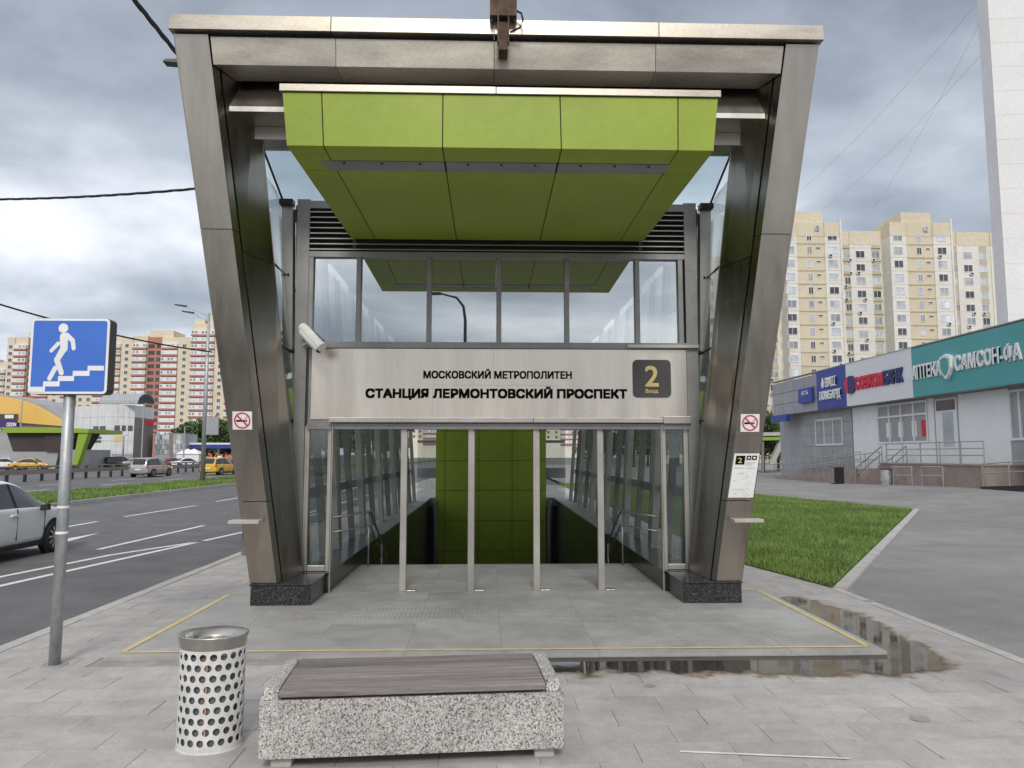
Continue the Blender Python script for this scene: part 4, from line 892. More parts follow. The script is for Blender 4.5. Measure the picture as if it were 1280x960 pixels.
for px0, px1, zt in ((1000, 1036, 53.6), (1136, 1174, 53.6)):
    Y = YC-3; MB().box(X(px0, Y), X(px1, Y), Y+.3, YC+8, 50, zt).build('lift_house', 'ochre', cb)
    for z in (50.0, 52.4): add_window(cb, X(px1-9, Y), YC-3.5 if z < 51 else Y+.28, z-.2, .95, 1.1, 1)
MB().box(X(1056.6, YC-3.6), X(1058.6, YC-3.6), YC-3.7, YC-2.5, -.1, 51.8).build('drain_stack', 'pale_wall', cb)
MB().box(X(1197.2, YC-3.6), X(1199.2, YC-3.6), YC-3.7, YC-2.5, -.1, 52.0).build('drain_stack', 'pale_wall', cb)
wcols = [(967, 3.4, 1.9, 1.5, 2), (992, 0, 2.1, 1.6, 2), (1017, .25, 1.1, 1.6, 2), (1028, .25, 1.1, .5, 1), (1046.5, 0, 2.1, 1.6, 2), (1064, 3.4, 1.3, 1.6, 2), (1081, 3.2, 2.0, 1.6, 2), (1100.5, 3.4, 1.8, 1.6, 2),
         (1129.5, 0, 2.0, 1.6, 2), (1156, .25, 1.1, 1.6, 2), (1167, .25, 1.1, .5, 1), (1185, 0, 2.0, 1.6, 2), (1201, 3.4, 1.1, 1.6, 2), (1217, 3.2, 2.0, 1.6, 2), (1236, 3.4, 1.7, 1.6, 2), (1262, 3.2, 1.9, 1.6, 2)]
rw = random.Random(11); acm = MB().box(-.4, .4, -.35, 0, -.28, .28).mesh('air_conditioner', 'window_white'); acf = MB().box(-.26, .26, -.37, -.351, -.2, .2).mesh('fan_grille', 'dark_metal')
for px, dy, w_, h_, st in wcols:
    Y = YC-3.4+dy; x = X(px, Y)
    for k in range(13):
        z = 47.9-2.91*k
        if z < 13.5 and px > 1040: continue
        if st == 1: z += .45
        add_window(cb, x, Y-.06, z, w_, h_, st, ('window_white', 'pane_dark' if (st == 1 or rw.random() < .25) else 'pane'))
        if dy == 3.4: MB().box(x-w_/2-.1, x+w_/2+.1, Y-.05, Y+.1, z-2.05, z-h_/2-.02).build('spandrel', 'beige_dark', cb)
        if st == 2 and w_ > 1.2 and rw.random() < .26:
            o = link('air_conditioner', acm, cb); o.location = Vector((x+rw.choice((-.6, .6)), Y-.05, z-1.25)); q = link('fan_grille', acf); q.parent = o
for k in range(14):
    z = 46.45-2.91*k
    for a0, a1, dy in ((987.5, 1056.4, 0), (1119.7, 1197, 0)): MB().box(X(a0, YC-3.4)+.05, X(a1, YC-3.4)-.05, YC-3.425, YC-3.3, z-.025, z+.025).build('panel_joint', 'beige_dark', cb)
    MB().box(X(1058, YC)-.2, X(1108, YC)-.2, YC-.225, YC, z-.03, z+.03).build('panel_joint', 'beige_dark', cb)
# --- white block seen through the side glass
wb = thing('apartment_block', (47, 150, 0), 'plain white apartment block seen through the glass beside the steel column', 'apartment block')
MB().box(X(820, 150), X(935, 150), 150, 165, -.1, 43).build('wall', 'pale_wall', wb)
for px in (836, 853, 871, 889, 906, 922):
    for k in range(13): add_window(wb, X(px, 150), 149.95, 40.2-2.75*k, 1.8, 1.5, 3 if k > 5 else 2)
# --- tall white tower at the right
tw = thing('tower_block', (57.9, 80, 0), 'tall windowless white tower wall rising behind the teal pharmacy sign', 'tower block')
d1, d2 = Vector((1.55, 4, 0)), Vector((27, -3, 0)); c0_ = Vector((57.95, 80, .0))
MB().hexa([c0_, c0_+d2, c0_+d2+d1, c0_+d1]+[q+Vector((0, 0, 66)) for q in (c0_, c0_+d2, c0_+d2+d1, c0_+d1)]).build('wall', 'tower_white', tw)
nrm = Vector((-d2.y, d2.x, 0)).normalized()*-1; du = d2.normalized()
for k in range(23):
    z = .0+2.9*k
    MB().prism([c0_+du*.02+Vector((0, 0, z))+nrm*-.02, c0_+d2+Vector((0, 0, z))+nrm*-.02, c0_+d2+Vector((0, 0, z))+nrm*.015, c0_+du*.02+Vector((0, 0, z))+nrm*.015], (0, 0, .04)).build('panel_joint', 'pale_wall', tw)

# --- red and cream apartment towers beyond the road
def block(label, Y, cols_, ztop, roof, fh=2.8, nfl=17, depth=16, base='tan_red'):
    xs_ = [X(c[0], Y) for c in cols_]+[X(cols_[-1][1], Y)]
    b = thing('apartment_tower', ((xs_[0]+xs_[-1])/2, Y, 0), label, 'apartment tower', 'red and cream towers across the road')
    for a0, a1, m_, kd in cols_:
        x0, x1 = X(a0, Y), X(a1, Y); dy = {'bal': .6, 'win': 0, 'log': 1.2, 'red': -.2}[kd]; zt = ztop+(random.uniform(0, .8))
        MB().box(x0+.01, x1-.01, Y+dy, Y+depth, -.1, zt).build('wall', m_, b)
        MB().box(x0+.01, x1-.01, Y+dy-.1, Y+dy, -.1, 10.5).build('base_course', base, b)
        for k in range(nfl):
            z = ztop-3.6-fh*k
            if z < 8: break
            if kd == 'win':
                n = max(1, int((x1-x0)/3.2))
                for q in range(n): add_window(b, x0+(x1-x0)*(q+.5)/n, Y+dy-.08, z, 1.5, 1.5, 2, ('window_white', 'pane_dark'))
            elif kd == 'bal':
                w_ = x1-x0-.3; key = ('bal', round(w_, 1))
                if key not in WCACHE:
                    g_ = MB().box(-w_/2, w_/2, -1.2, 0, -.75, .85)
                    n = max(2, int(w_/1.3)); dk = MB()
                    for q in range(n):
                        if (q*7+int(w_*10)) % 3: dk.box(-w_/2+w_*(q+.18)/n, -w_/2+w_*(q+.82)/n, -1.24, -1.195, -.35, .55)
                    WCACHE[key] = (g_.mesh('balcony', 'window_white'), MB().box(-w_/2-.1, w_/2+.1, -1.3, 0, -1.42, -.76).mesh('balustrade', 'tan_red'), dk.mesh('glazing', 'pane'))
                a_, c_, d_ = WCACHE[key]; o = link('balcony', a_, b); o.location = Vector(((x0+x1)/2, Y+dy, z))
                q = link('balustrade', c_); q.parent = o; q = link('glazing', d_); q.parent = o
            elif kd == 'log':
                o = link('loggia', WCACHE.setdefault('log', MB().box(-1.9, 1.9, -.06, .3, -.8, .8).mesh('loggia', 'pane_dark')), b); o.location = Vector((x0+(x1-x0)*.25, Y+dy, z)); o.scale.x = (x1-x0)*.11
                o = link('loggia', WCACHE['log'], b); o.location = Vector((x0+(x1-x0)*.8, Y+dy, z)); o.scale.x = (x1-x0)*.11
    for a0, a1, h_ in roof: MB().box(X(a0, Y), X(a1, Y), Y+2, Y+depth-2, ztop-1, ztop+h_).build('lift_house', 'apt_cream', b)
    return b
C_, T_ = 'apt_cream', 'tan_red'
block('red and cream tower block behind the underpass sign', 310., [(8, 17, C_, 'win'), (17, 33, C_, 'bal'), (33, 42, T_, 'log'), (42, 62, C_, 'bal'), (62, 78, C_, 'win'), (78, 98, C_, 'bal')], 49.8, ((30, 44, 3), (60, 70, 2)))
block('red and cream tower block with a red loggia stack over the arched metal roof', 308., [(98, 118, C_, 'win'), (118, 144, C_, 'bal'), (144, 151, C_, 'bal'), (151, 165, C_, 'win'), (165, 183, C_, 'bal'), (183, 201, T_, 'log'), (201, 222, C_, 'bal'), (222, 238, C_, 'win')], 50.2, ((183, 213, 3.2), (176, 183, 1.5)))
block('taller red and cream tower block beside the steel column', 305., [(238, 268, C_, 'bal'), (268, 282, C_, 'win'), (282, 305, C_, 'bal'), (305, 318, T_, 'log'), (318, 345, C_, 'bal'), (345, 360, C_, 'win'), (360, 385, C_, 'bal')], 55.3, ((240, 252, 2.5), (256, 275, 4)), nfl=18)
block('cream tower block seen far off through the rear glass of the entrance', 420., [(470, 490, C_, 'win'), (490, 515, C_, 'bal'), (515, 530, C_, 'win'), (530, 560, C_, 'bal'), (560, 585, C_, 'win')], 52, ((500, 520, 3),), base='cream')
block('small cream tower block far behind the green rear wall', 420., [(660, 680, C_, 'bal'), (680, 700, C_, 'win'), (700, 725, C_, 'bal'), (725, 745, C_, 'win'), (745, 775, C_, 'bal')], 46, ((690, 715, 3),), base='cream')
block('distant red and cream tower block at the edge beyond the kiosk', 340., [(-70, -50, C_, 'bal'), (-50, -30, C_, 'win'), (-30, -8, T_, 'log'), (-8, 8, C_, 'bal')], 43, ((-40, -20, 3),))

# --- kiosk with green edge
ks_ = thing('metro_kiosk', (-58, 101, 0), 'dark brown flat kiosk with lime green roof edge across the road', 'kiosk'); YK = 101.
def K(px, py, Y=YK): p = ay(px, py, Y); return (p.x, Y, p.z)
MB().prism([K(-30, 590), K(100, 590), K(100, 562), K(-30, 562)], (0, 8, 0)).build('base_wall', 'grey_panel', ks_)
MB().prism([K(16, 564, YK-.1), K(82, 564, YK-.1), K(97, 540, YK-.1), K(8, 540, YK-.1)], (0, 6, 0)).build('upper_wall', 'brown_dark', ks_)
MB().prism([K(56, 564, YK-.4), K(83, 564, YK-.4), K(97, 541, YK-.4), K(56, 541, YK-.4)], (0, .2, 0)).build('upper_wall', 'brown_dark', ks_)
MB().prism([K(3, 541, YK-1), K(111, 541, YK-1), K(111, 536, YK-1), K(62, 534, YK-1), K(3, 534, YK-1)], (0, 9, 0)).build('roof_edge', 'green_trim', ks_)
MB().prism([K(90, 585, YK-.8), K(97, 580, YK-.8), K(111, 539, YK-.8), K(98, 541, YK-.8)], (0, 1, 0)).build('green_fin', 'green_trim', ks_)
MB().prism([K(68, 590, YK-.15), K(79, 590, YK-.15), K(79, 566, YK-.15), K(73, 566, YK-.15)], (0, .1, 0)).build('door', 'car_black', ks_)
# --- market hall with yellow arched roof
dm = thing('market_hall', (-100, 160, 0), 'market hall with orange yellow curved roof behind the kiosk', 'hall'); YD = 160.
def D(px, py, Y=YD): p = ay(px, py, Y); return (p.x, Y, p.z)
MB().prism([D(-60, 575), D(95, 575), D(95, 531), D(-60, 520)], (0, 18, 0)).build('wall', 'roof_grey', dm)
arc = [(-60, 492), (-20, 493), (0, 495), (20, 499), (40, 506), (60, 517), (82, 531)]
MB().prism([D(x, y, YD-1) for x, y in arc]+[D(82, 533, YD-1), D(20, 528, YD-1), D(-60, 524, YD-1)], (0, 2, 0)).build('curved_roof', 'roof_yellow', dm)
MB().prism([D(x+14, y-.5, YD+1.5) for x, y in arc]+[D(100, 534, YD+1.5), D(-60, 524, YD+1.5)], (0, 12, 0)).build('rear_roof', 'roof_grey', dm)
sb_ = MB().prism([D(-3, 534, YD-1.3), D(21, 534, YD-1.3), D(21, 525, YD-1.3), D(-3, 525, YD-1.3)], (0, .2, 0)).build('sign_panel', 'cloth_purple', dm)
p = D(8, 533, YD-1.35); text('OZON', p, (1, 0, 0), (0, 0, 1), 2.0, .8, 'white_paint', dm, name='lettering', bold=.04, depth=.05)
MB().prism([D(-2, 524, YD-1.3), D(22, 524, YD-1.3), D(22, 517.5, YD-1.3), D(-2, 517.5, YD-1.3)], (0, .2, 0)).build('sign_panel', 'plate_dark', dm)
MB().prism([D(6, 523, YD-1.5), D(17, 523, YD-1.5), D(17, 518.5, YD-1.5), D(6, 518.5, YD-1.5)], (0, .1, 0)).build('sign_panel', 'white_paint', dm)
# --- white commercial building
cm_ = thing('commercial_building', (-68, 140, 0), 'white tiled commercial building with brown stone corner and arched metal roof', 'building'); YW = 140.
def W_(px, py, Y=YW): p = ay(px, py, Y); return (p.x, Y, p.z)
pa0, pa1, pa2, pa3 = [Vector((ay(px, 508, Y).x, Y, 0)) for px, Y in ((88, 146), (141, 140), (169, 142), (193, 150))]
zr = W_(141, 505)[2]
def wallseg(a, b, z0, z1, mat, name='wall', th=.4):
    n_ = Vector((b.y-a.y, a.x-b.x, 0)).normalized()
    return MB().prism([a+Vector((0, 0, z0)), b+Vector((0, 0, z0)), b+Vector((0, 0, z1)), a+Vector((0, 0, z1))], -n_*th).build(name, mat, cm_)
for a_, b_, n_, mt in ((pa0, pa1, 6, 'white_wall'), (pa1, pa2, 4, 'white_wall'), (pa2, pa3, 4, 'stone_brown')):
    for i in range(n_):
        for j in range(5):
            m2_ = mt if not (mt == 'stone_brown' and j == 4) else 'white_wall'
            wallseg(a_.lerp(b_, i/n_+.004), a_.lerp(b_, (i+1)/n_-.004), -.15+j*zr/5+.02, -.15+(j+1)*zr/5-.02, m2_, 'wall_panel')
MB().prism([pa0*1.001, pa1*1.003, pa2*1.003, pa3*1.001], (0, 0, zr-.1)).build('wall_core', 'roof_grey', cm_)
def winseg(a, b, t0, t1, z0, z1, mat='pane_dark', name='window'):
    n_ = Vector((b.y-a.y, a.x-b.x, 0)).normalized(); q = a.lerp(b, t0)+n_*.06; r_ = a.lerp(b, t1)+n_*.06
    return MB().prism([q+Vector((0, 0, z0)), r_+Vector((0, 0, z0)), r_+Vector((0, 0, z1)), q+Vector((0, 0, z1))], -n_*.1).build(name, mat, cm_)
for t0, t1 in ((.58, .70), (.73, .86)): winseg(pa0, pa1, t0, t1, 6.3, 7.1)
for t0, t1 in ((.12, .36), (.45, .62), (.72, .93)): winseg(pa1, pa2, t0, t1, 6.2, 7.2)
for z in (4.0, 4.7): winseg(pa0, pa1, .62, .78, z, z+.45)
winseg(pa1, pa2, .05, .98, -.1, 1.9, 'grey_panel', 'shop_front'); winseg(pa1, pa2, .12, .45, 4.2, 5.3, 'plate_yellow', 'sign_panel'); winseg(pa2, pa3, .55, .98, 7.4, 8.6, 'logo_red', 'sign_panel')
ar = []
for i in range(11):
    a_ = math.pi*i/10; ar.append((math.cos(a_), math.sin(a_)))
r0, r1 = W_(172, 505, 139), W_(193, 505, 150)
cxy = [(Vector(r0)+(Vector(r1)-Vector(r0))*(.5-.5*c)) + Vector((0, 0, 1.9*s)) for c, s in ar]; shift_ = Vector(W_(124, 505, 145))-Vector(r0)
rf = MB(); nA = len(cxy); vs = cxy+[q+Vector((0, 0, .12)) for q in cxy]; vs2 = [q+shift_ for q in vs]
rf.add(vs+vs2, [(i, i+1, nA+i+1, nA+i) for i in range(nA-1)]+[(2*nA+i, 2*nA+nA+i, 2*nA+nA+i+1, 2*nA+i+1) for i in range(nA-1)]+[(nA+i, nA+i+1, 3*nA+i+1, 3*nA+i) for i in range(nA-1)]+[(i, 2*nA+i, 2*nA+i+1, i+1) for i in range(nA-1)])
rf.build('arched_roof', 'grey_panel', cm_)
ax_ = thing('glazed_annex', (-59, 142, 0), 'low grey glazed annex between the stone corner and the fuel station', 'building')
for px0, px1, pt, mt in ((193, 212, 543, 'grey_panel'), (212, 216, 541, 'tan_red'), (216, 232, 542, 'grey_panel')):
    MB().prism([W_(px0+.1, 583, 148), W_(px1-.1, 583, 148), W_(px1-.1, pt, 148), W_(px0+.1, pt, 148)], (0, 6, 0)).build('wall', 'stone_brown' if mt == 'tan_red' else mt, ax_)
    if mt == 'grey_panel':
        n_ = int((px1-px0)/3)
        for i in range(n_):
            for j in range(4):
                a0 = px0+.6+(px1-px0-1.2)*i/n_; a1 = px0+.6+(px1-px0-1.2)*(i+1)/n_; h0 = pt+1+(24 if mt else 0)*j/4; h1 = h0+5.6
                MB().prism([W_(a0+.2, h1, 147.9), W_(a1-.2, h1, 147.9), W_(a1-.2, h0, 147.9), W_(a0+.2, h0, 147.9)], (0, .08, 0)).build('pane', 'pane', ax_)
# --- fuel station canopy, tents
fs = thing('fuel_station', (-56, 150, 0), 'fuel station canopy with blue and white edge among trees', 'fuel station')
x0, x1 = W_(232, 560, 150)[0], W_(300, 560, 150)[0]
MB().box(x0, x1, 150, 158, 3.0, 3.75).build('canopy', 'fascia_blue', fs); MB().box(x0, x1, 149.9, 158.1, 3.76, 4.1).build('canopy_cap', 'white_paint', fs)
for f_ in (.15, .5, .85): MB().box(lerp(x0, x1, f_)-.2, lerp(x0, x1, f_)+.2, 153, 153.4, -.15, 2.99).build('column', 'white_paint', fs)
for i, px in enumerate((230, 238)):
    p = az(px, 581, -.15); t_ = thing('market_tent', (p.x, p.y, -.15), 'small white market tent beside the fuel station', 'tent', 'white tents by the fuel station')
    MB().box(p.x-1.5, p.x+1.5, p.y, p.y+3, -.15, 1.9).build('tent_wall', 'white_paint', t_)
    MB().add([(p.x-1.7, p.y-.2, 1.9), (p.x+1.7, p.y-.2, 1.9), (p.x+1.7, p.y+3.2, 1.9), (p.x-1.7, p.y+3.2, 1.9), (p.x, p.y+1.5, 2.9)], [(0, 1, 4), (1, 2, 4), (2, 3, 4), (3, 0, 4), (3, 2, 1, 0)]).build('tent_roof', 'white_paint', t_)

# --- trees
def tree(x, y, h, r, label, seed, n=2600, leaf=.35, z0=-.15, group='trees near the grey shop'):
    rr = random.Random(seed); t = thing('tree', (x, y, z0), label, 'tree', group)
    tk = MB().tube([(x, y, z0), (x+.05, y, z0+h*.3), (x-.05, y+.1, z0+h*.75)], [h*.025, h*.02, h*.006], 8)
    cl = []
    for i in range(14):
        a = rr.uniform(0, 6.28); q = rr.uniform(.25, .8); zz_ = z0+h*rr.uniform(.35, .9); k = math.sin(min(1, max(.1, (zz_-z0)/h-.15))*3.3)
        c = Vector((x+math.cos(a)*r*q*max(.4, k), y+math.sin(a)*r*q*max(.4, k), zz_)); cl.append((c, r*rr.uniform(.3, .5)))
        tk.tube([(x, y, z0+h*.3), (x*.5+c.x*.5, y*.5+c.y*.5, c.z-.1*h), c], [h*.011, h*.007, h*.003], 5)
    tk.build('trunk', 'bark', t); lf_ = MB()
    for i in range(n):
        c, cr_ = rr.choice(cl); d = Vector((rr.gauss(0, 1), rr.gauss(0, 1), rr.gauss(0, .8))).normalized()*cr_*(rr.random()**.4)
        p = c+d; u_ = Vector((rr.gauss(0, 1), rr.gauss(0, 1), rr.gauss(0, 1))).normalized(); v_ = u_.orthogonal().normalized(); L_ = leaf*rr.uniform(.6, 1.3)
        lf_.add([p-u_*L_, p-v_*L_*.5, p+u_*L_, p+v_*L_*.5], [(0, 1, 2, 3)])
    o = lf_.build('crown', 'leaf', t); return t
for i, (px, Y, h, r) in enumerate(((236, 172, 8.5, 4.5), (247, 178, 9.2, 5), (259, 170, 9.6, 5), (271, 176, 10, 5), (284, 170, 9.8, 5), (296, 176, 10, 5), (310, 172, 9.5, 5), (325, 165, 9, 5))):
    tree(X(px, Y), Y, h, r, 'broad green tree in the row behind the fuel station', 20+i, group='tree row behind the fuel station')
for i, px in enumerate((350, 385, 410, 440, 468, 490)): tree(X(px, 120+8*i), 120+8*i, 8+i % 3, 4.5, 'green roadside tree seen through the side glass of the entrance', 60+i, n=1500, group='roadside trees behind the side glass')
for i, px in enumerate((735, 765, 790, 815, 845)): tree(X(px, 105), 105+4*(i % 2), 7+i % 3, 4, 'green tree seen through the glass on the lawn side of the entrance', 70+i, n=1500, group='trees behind the lawn side glass')
tree(27.5, 74, 6.8, 3.2, 'leafy green tree at the far end of the grey shop', 40, leaf=.2)
tree(31, 79, 7.5, 3.5, 'taller leafy tree behind the far end of the grey shop', 41, leaf=.2)
tree(23.5, 80, 5.5, 3.0, 'low leafy tree behind the pale slanted strut', 42, leaf=.2)

# --- shop row on the right
FX, WX = 22.0, 22.8
sh_ = thing('shop_building', (26, 45, 0), 'single storey shop row with grey, blue, white and teal sign fascias', 'shop building')
def F(px): return ax(px, 480, FX).y
def WY(px): return ax(px, 540, WX).y
ZF0, ZF1 = 4.74, 7.2
yl, yr_ = F(965), 14.0
MB().box(WX+.02, WX+16, yr_, yl, -.1, ZF1-.1).build('wall_core', 'grey_panel', sh_)
MB().box(FX+.13, WX+16, yr_, yl, ZF0+.03, ZF1-.02).build('roof_slab', 'roof_grey', sh_)
# grey cladding tiles, end section
n_ = 4
for i in range(n_):
    for j in range(3):
        a0, a1 = lerp(F(1022), yl, i/n_)+.02, lerp(F(1022), yl, (i+1)/n_)-.02; b0, b1 = lerp(ZF0, ZF1, j/3)+.015, lerp(ZF0, ZF1, (j+1)/3)-.015
        MB().box(FX, FX+.12, a0, a1, b0, b1).build('cladding_tile', 'grey_panel', sh_)
for a_, b_, mt in ((1059, 1022, 'fascia_blue'), (1143, 1059, 'fascia_white')):
    MB().box(FX-.08, FX+.12, F(a_)+.02, F(b_)-.02, ZF0, ZF1+.12).build('fascia', mt, sh_)
MB().box(FX-.08, FX+.12, yr_, F(1143)-.02, ZF0, ZF1+.05).build('fascia', 'fascia_teal', sh_)
MB().box(FX-.1, FX+.3, yr_, yl, ZF1+.121, ZF1+.17).build('roof_flashing', 'roof_grey', sh_)
def ftext(txt, px0, px1, z0, h_, mat, bold=.04, depth=.08, name='lettering'):
    ya, yb = F(px0), F(px1); return text(txt, (FX-.082, ya, z0), (0, -1, 0), (0, 0, 1), ya-yb, h_, mat, sh_, bold=bold, depth=depth, name=name)
ftext('ВАШ', 1034, 1047, 6.15, .62, 'white_paint'); ftext('ЛОМБАРД', 1026, 1053, 5.25, .68, 'white_paint')
p = F(1030.5); MB().prism([(FX-.1, p+.0+.35*q[0], 6.38+.5*q[1]) for q in ((0, .9), (.3, .45), (.55, .1), (.5, -.3), (.2, -.5), (-.2, -.5), (-.5, -.3), (-.55, .1), (-.3, .45))], (-.04, 0, 0)).build('drop_emblem', 'white_paint', sh_)
ftext('СОВКОМ', 1071, 1107, 5.62, .78, 'logo_red', .06, .07); ftext('БАНК', 1107.5, 1132, 5.62, .80, 'logo_navy', .06, .07)
p = F(1066); MB().prism([(FX-.082, p+.62*math.cos(2*math.pi*i/24), 6.0+.55*math.sin(2*math.pi*i/24)) for i in range(24)], (-.10, 0, 0)).build('round_emblem', 'logo_navy', sh_)
MB().prism([(FX-.185, p+.25+.5*math.cos(2*math.pi*i/24)*.75, 6.0+.5*math.sin(2*math.pi*i/24)) for i in range(24) if math.cos(2*math.pi*i/24) > -.1], (-.03, 0, 0)).build('round_emblem', 'logo_red', sh_)
ftext('АПТЕКА', 1143.5, 1181, 5.62, .74, 'white_paint', .03, .07); ftext('САМСОН-ФА', 1198, 1283, 5.66, .80, 'white_paint', .03, .07)
p = F(1189.5); MB().prism([(FX-.082, p+.42*q[0], 6.0+.55*q[1]) for q in ((-1, .8), (0, 1.05), (1, .8), (.95, -.2), (.5, -.8), (0, -1.15), (-.5, -.8), (-.95, -.2))], (-.2, 0, 0)).build('shield_emblem', 'white_paint', sh_)
MB().prism([(FX-.30, p+.3*q[0], 6.0+.4*q[1]) for q in ((-1, .8), (0, 1.05), (1, .8), (.95, -.2), (.5, -.8), (0, -1.15), (-.5, -.8), (-.95, -.2))], (-.03, 0, 0)).build('shield_emblem', 'fascia_teal', sh_)
# small bank plates
MB().box(FX-.25, FX-.05, F(1017.5), F(1001.5), 5.35, 6.35).build('sign_plate', 'fascia_blue', sh_); ya = F(1006); text('ВТБ', (FX-.252, ya, 5.9), (0, -1, 0), (0, 0, 1), ya-F(1014), .26, 'white_paint', sh_, bold=.03, depth=.02)
MB().box(FX-.3, FX+.0, F(986), F(967), 4.25, 4.73).build('sign_plate', 'fascia_blue', sh_)
# wall bays
def wbox(px0, px1, z0, z1, dx0, dx1, mat, name): return MB().box(WX+dx0, WX+dx1, min(WY(px0), WY(px1)), max(WY(px0), WY(px1)), z0, z1).build(name, mat, sh_)
for i in range(5):
    for j in range(6):
        a0 = lerp(1002, 1066, i/5); a1 = lerp(1002, 1066, (i+1)/5); wbox(a0+.15, a1-.15, .0+j*.78+.01, .78*(j+1)-.01, -.03, .02, 'grey_panel', 'cladding_tile')
wbox(966, 1002, .0, 4.7, .6, .9, 'grey_panel', 'wall'); wbox(988, 1000, .2, 4.2, .52, .58, 'pane_dark', 'entrance_recess')
wbox(1067, 1097, .0, 4.7, -.02, .02, 'brick_white', 'wall'); wbox(1161.5, 1169, .0, 4.7, -.02, .02, 'brick_white', 'wall'); wbox(1200, 1263, .0, 4.7, -.02, .02, 'brick_white', 'wall'); wbox(1097, 1161.5, .0, 2.38, -.02, .02, 'brick_white', 'wall')
MB().box(WX-.02, WX+.02, yr_, WY(1292), 0, 4.7).build('wall', 'brick_white', sh_)
def shopwin(px0, px1, z0, z1, nx, nz, pm_='pane_dark'):
    y0, y1 = min(WY(px0), WY(px1)), max(WY(px0), WY(px1)); o = MB().box(WX+.03, WX+.05, y0, y1, z0, z1).build('window', pm_, sh_); f_ = MB(); b = .055
    for i in range(nx+1): y = lerp(y0+b, y1-b, i/nx); f_.box(WX-.06, WX+.028, y-b, y+b, z0, z1)
    for j in range(nz+1):
        z = lerp(z0+b, z1-b, j/nz) if j != 1 or nz == 1 else lerp(z0, z1, .68)
        for i in range(nx): f_.box(WX-.055, WX+.027, lerp(y0+b, y1-b, i/nx)+b+.001, lerp(y0+b, y1-b, (i+1)/nx)-b-.001, z-b, z+b)
    f_.build('window_frame', 'window_white', o); return o
shopwin(1020, 1054, 2.4, 4.2, 3, 1, 'pane'); bw = shopwin(1098, 1161, 2.4, 4.65, 4, 2, 'stone_pink'); shopwin(1264, 1291, 2.4, 4.6, 2, 1, 'fascia_teal')
for px, mt in ((1111, 'white_paint'), (1126, 'white_paint'), (1143, 'white_paint'), (1155, 'logo_red')):
    MB().box(WX+.0, WX+.025, WY(px+3), WY(px-3), 2.75, 3.6).build('poster', mt, bw)
dr = wbox(1171, 1198, 1.36, 4.6, -.03, .04, 'window_white', 'door'); MB().box(WX-.05, WX-.031, WY(1193), WY(1180), 2.2, 3.9).build('door_pane', 'pane', dr); MB().box(WX-.06, WX-.032, WY(1196), WY(1173), 4.0, 4.5).build('door_pane', 'pane_dark', dr)
# porch, steps, ramps
pc = 20.9; y0p, y1p = ax(1229, 590, pc).y, ax(1100, 590, pc).y
po = MB().box(pc, WX-.03, y0p, y1p, -.1, 1.30).build('porch', 'stone_pink', sh_); MB().box(pc-.05, WX-.03, y0p-.05, y1p+.02, 1.301, 1.36).build('porch_slab', 'stone_pink', po)
for i in range(7): MB().box(pc+.1, WX-.03, y1p+.021+i*.36, y1p+.02+(i+1)*.36, -.1, 1.22-i*.17).build('step', 'stone_pink', po)
yR = y1p+7*.36+.1
MB().prism([(pc+.2, yR, -.1), (pc+.2, yl-2, -.1), (pc+.2, yl-2, .12), (pc+.2, yR, 1.0)], (1.3, 0, 0)).build('ramp', 'stone_pink', po)
MB().prism([(pc-.2, yr_+4, -.1), (pc-.2, y0p-.06, -.1), (pc-.2, y0p-.06, .45), (pc-.2, yr_+4, 1.2)], (1.5, 0, 0)).build('ramp', 'dark_metal', po)
def railing(pts, hts=(.55, .95), n=8, label=None):
    mb = MB(); pts = [Vector(p) for p in pts]
    for h_ in hts: mb.tube([p+Vector((0, 0, h_)) for p in pts], .03, 6)
    for a_, b_ in zip(pts[:-1], pts[1:]):
        k = max(1, int((b_-a_).length/1.5))
        for i in range(k+1): q = a_.lerp(b_, i/k); mb.tube([q, q+Vector((0, 0, hts[-1]))], .03, 6)
    return mb.build('railing', 'frame_light', po)
railing([(pc+.08, y0p, 1.36), (pc+.08, y1p-.6, 1.36)], (.4, .7, 1.0)); railing([(pc+.3, yR, 1.0), (pc+.3, yl-2, .12)]); railing([(pc+1.4, yR, 1.0), (pc+1.4, yl-2, .12)])
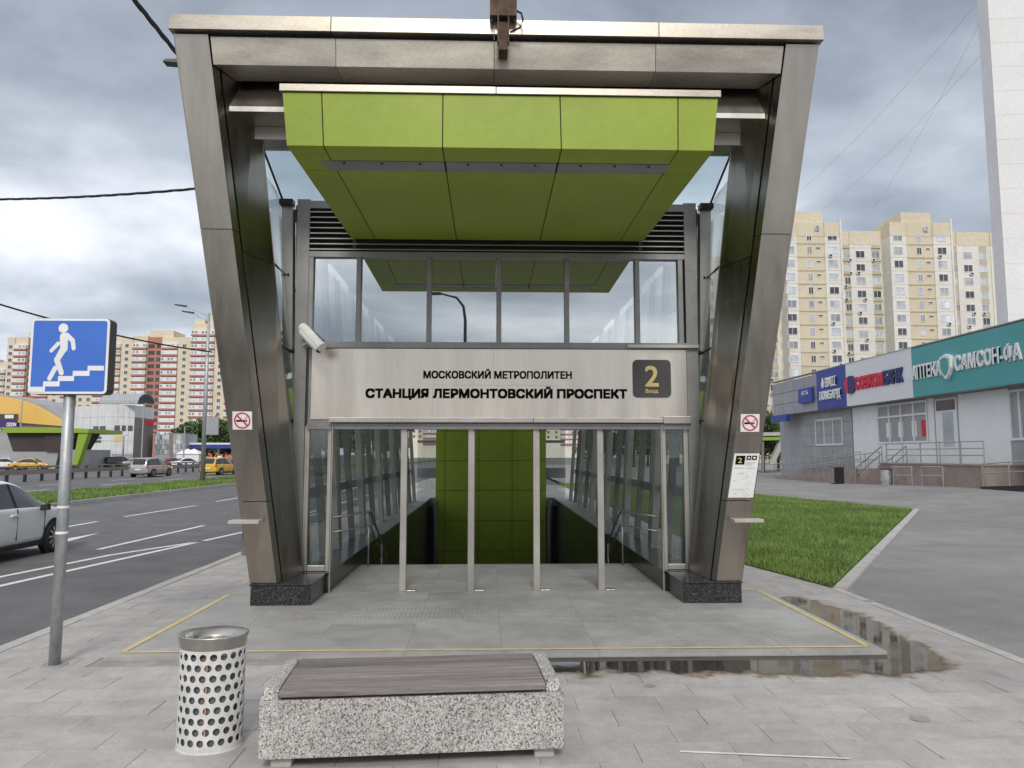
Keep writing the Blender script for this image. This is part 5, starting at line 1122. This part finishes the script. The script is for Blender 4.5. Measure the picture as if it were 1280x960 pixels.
for xx in (pc+.15, WX-.4): railing([(xx, y1p, 1.3), (xx, yR+.3, .05)])
railing([(pc-.1, y0p-.1, .45), (pc-.1, yr_+4, 1.2)])
for yy_ in (y0p+1.2, y0p+3.6): railing([(pc-1.0, yy_, fp_h(pc-1, yy_)), (pc-1.0, yy_+1.6, fp_h(pc-1, yy_+1.6))], (.5, .9))
# bins before the shop
for px, py, lb, mt in ((1108, 607, 'small grey litter bin at the foot of the shop steps', 'galvanised'), (1047, 604, 'dark litter bin at the end of the shop ramp', 'car_black')):
    p = az(px, py, .18); q = thing('shop_bin', (p.x, p.y, fp_h(p.x, p.y)), lb, 'litter bin'); z = fp_h(p.x, p.y)
    if mt == 'galvanised':
        MB().tube([(p.x, p.y, z), (p.x, p.y, z+.25), (p.x, p.y, z+.8)], [.24, .27, .25], 14).build('bin_body', mt, q); MB().tube([(p.x, p.y, z+.8), (p.x, p.y, z+.84)], .28, 14).build('bin_rim', 'dark_metal', q)
    else:
        MB().box(p.x-.28, p.x+.28, p.y-.25, p.y+.25, z, z+.95).build('bin_body', mt, q, bevel=.02); MB().box(p.x-.3, p.x-.281, p.y-.2, p.y+.2, z+.05, z+.9).build('bin_panel', 'stone_pink', q)
# pale slanted strut and green edge of another entrance beyond the shop
e_ = thing('green_shelter', (24, 70, 0), 'pale slanted strut and green roof edge of a shelter beyond the grey shop', 'shelter'); YE = 70.
def S_(px, py, Y=YE): p = ay(px, py, Y); return (p.x, Y, p.z)
MB().prism([S_(962, 580), S_(968, 580), S_(985, 545), S_(978, 545)], (0, .6, 0)).build('strut', 'kerbstone', e_); MB().prism([S_(925, 546), S_(984, 544), S_(984, 540), S_(925, 541)], (0, 5, 0)).build('roof', 'kerbstone', e_)
MB().prism([S_(925, 551), S_(978, 550), S_(978, 546), S_(925, 547)], (0, 4.5, 0)).build('roof_edge', 'green_trim', e_)
for px in (932, 953): MB().prism([S_(px, 590), S_(px+2, 590), S_(px+2, 552), S_(px, 552)], (0, .3, 0)).build('column', 'frame_light', e_)
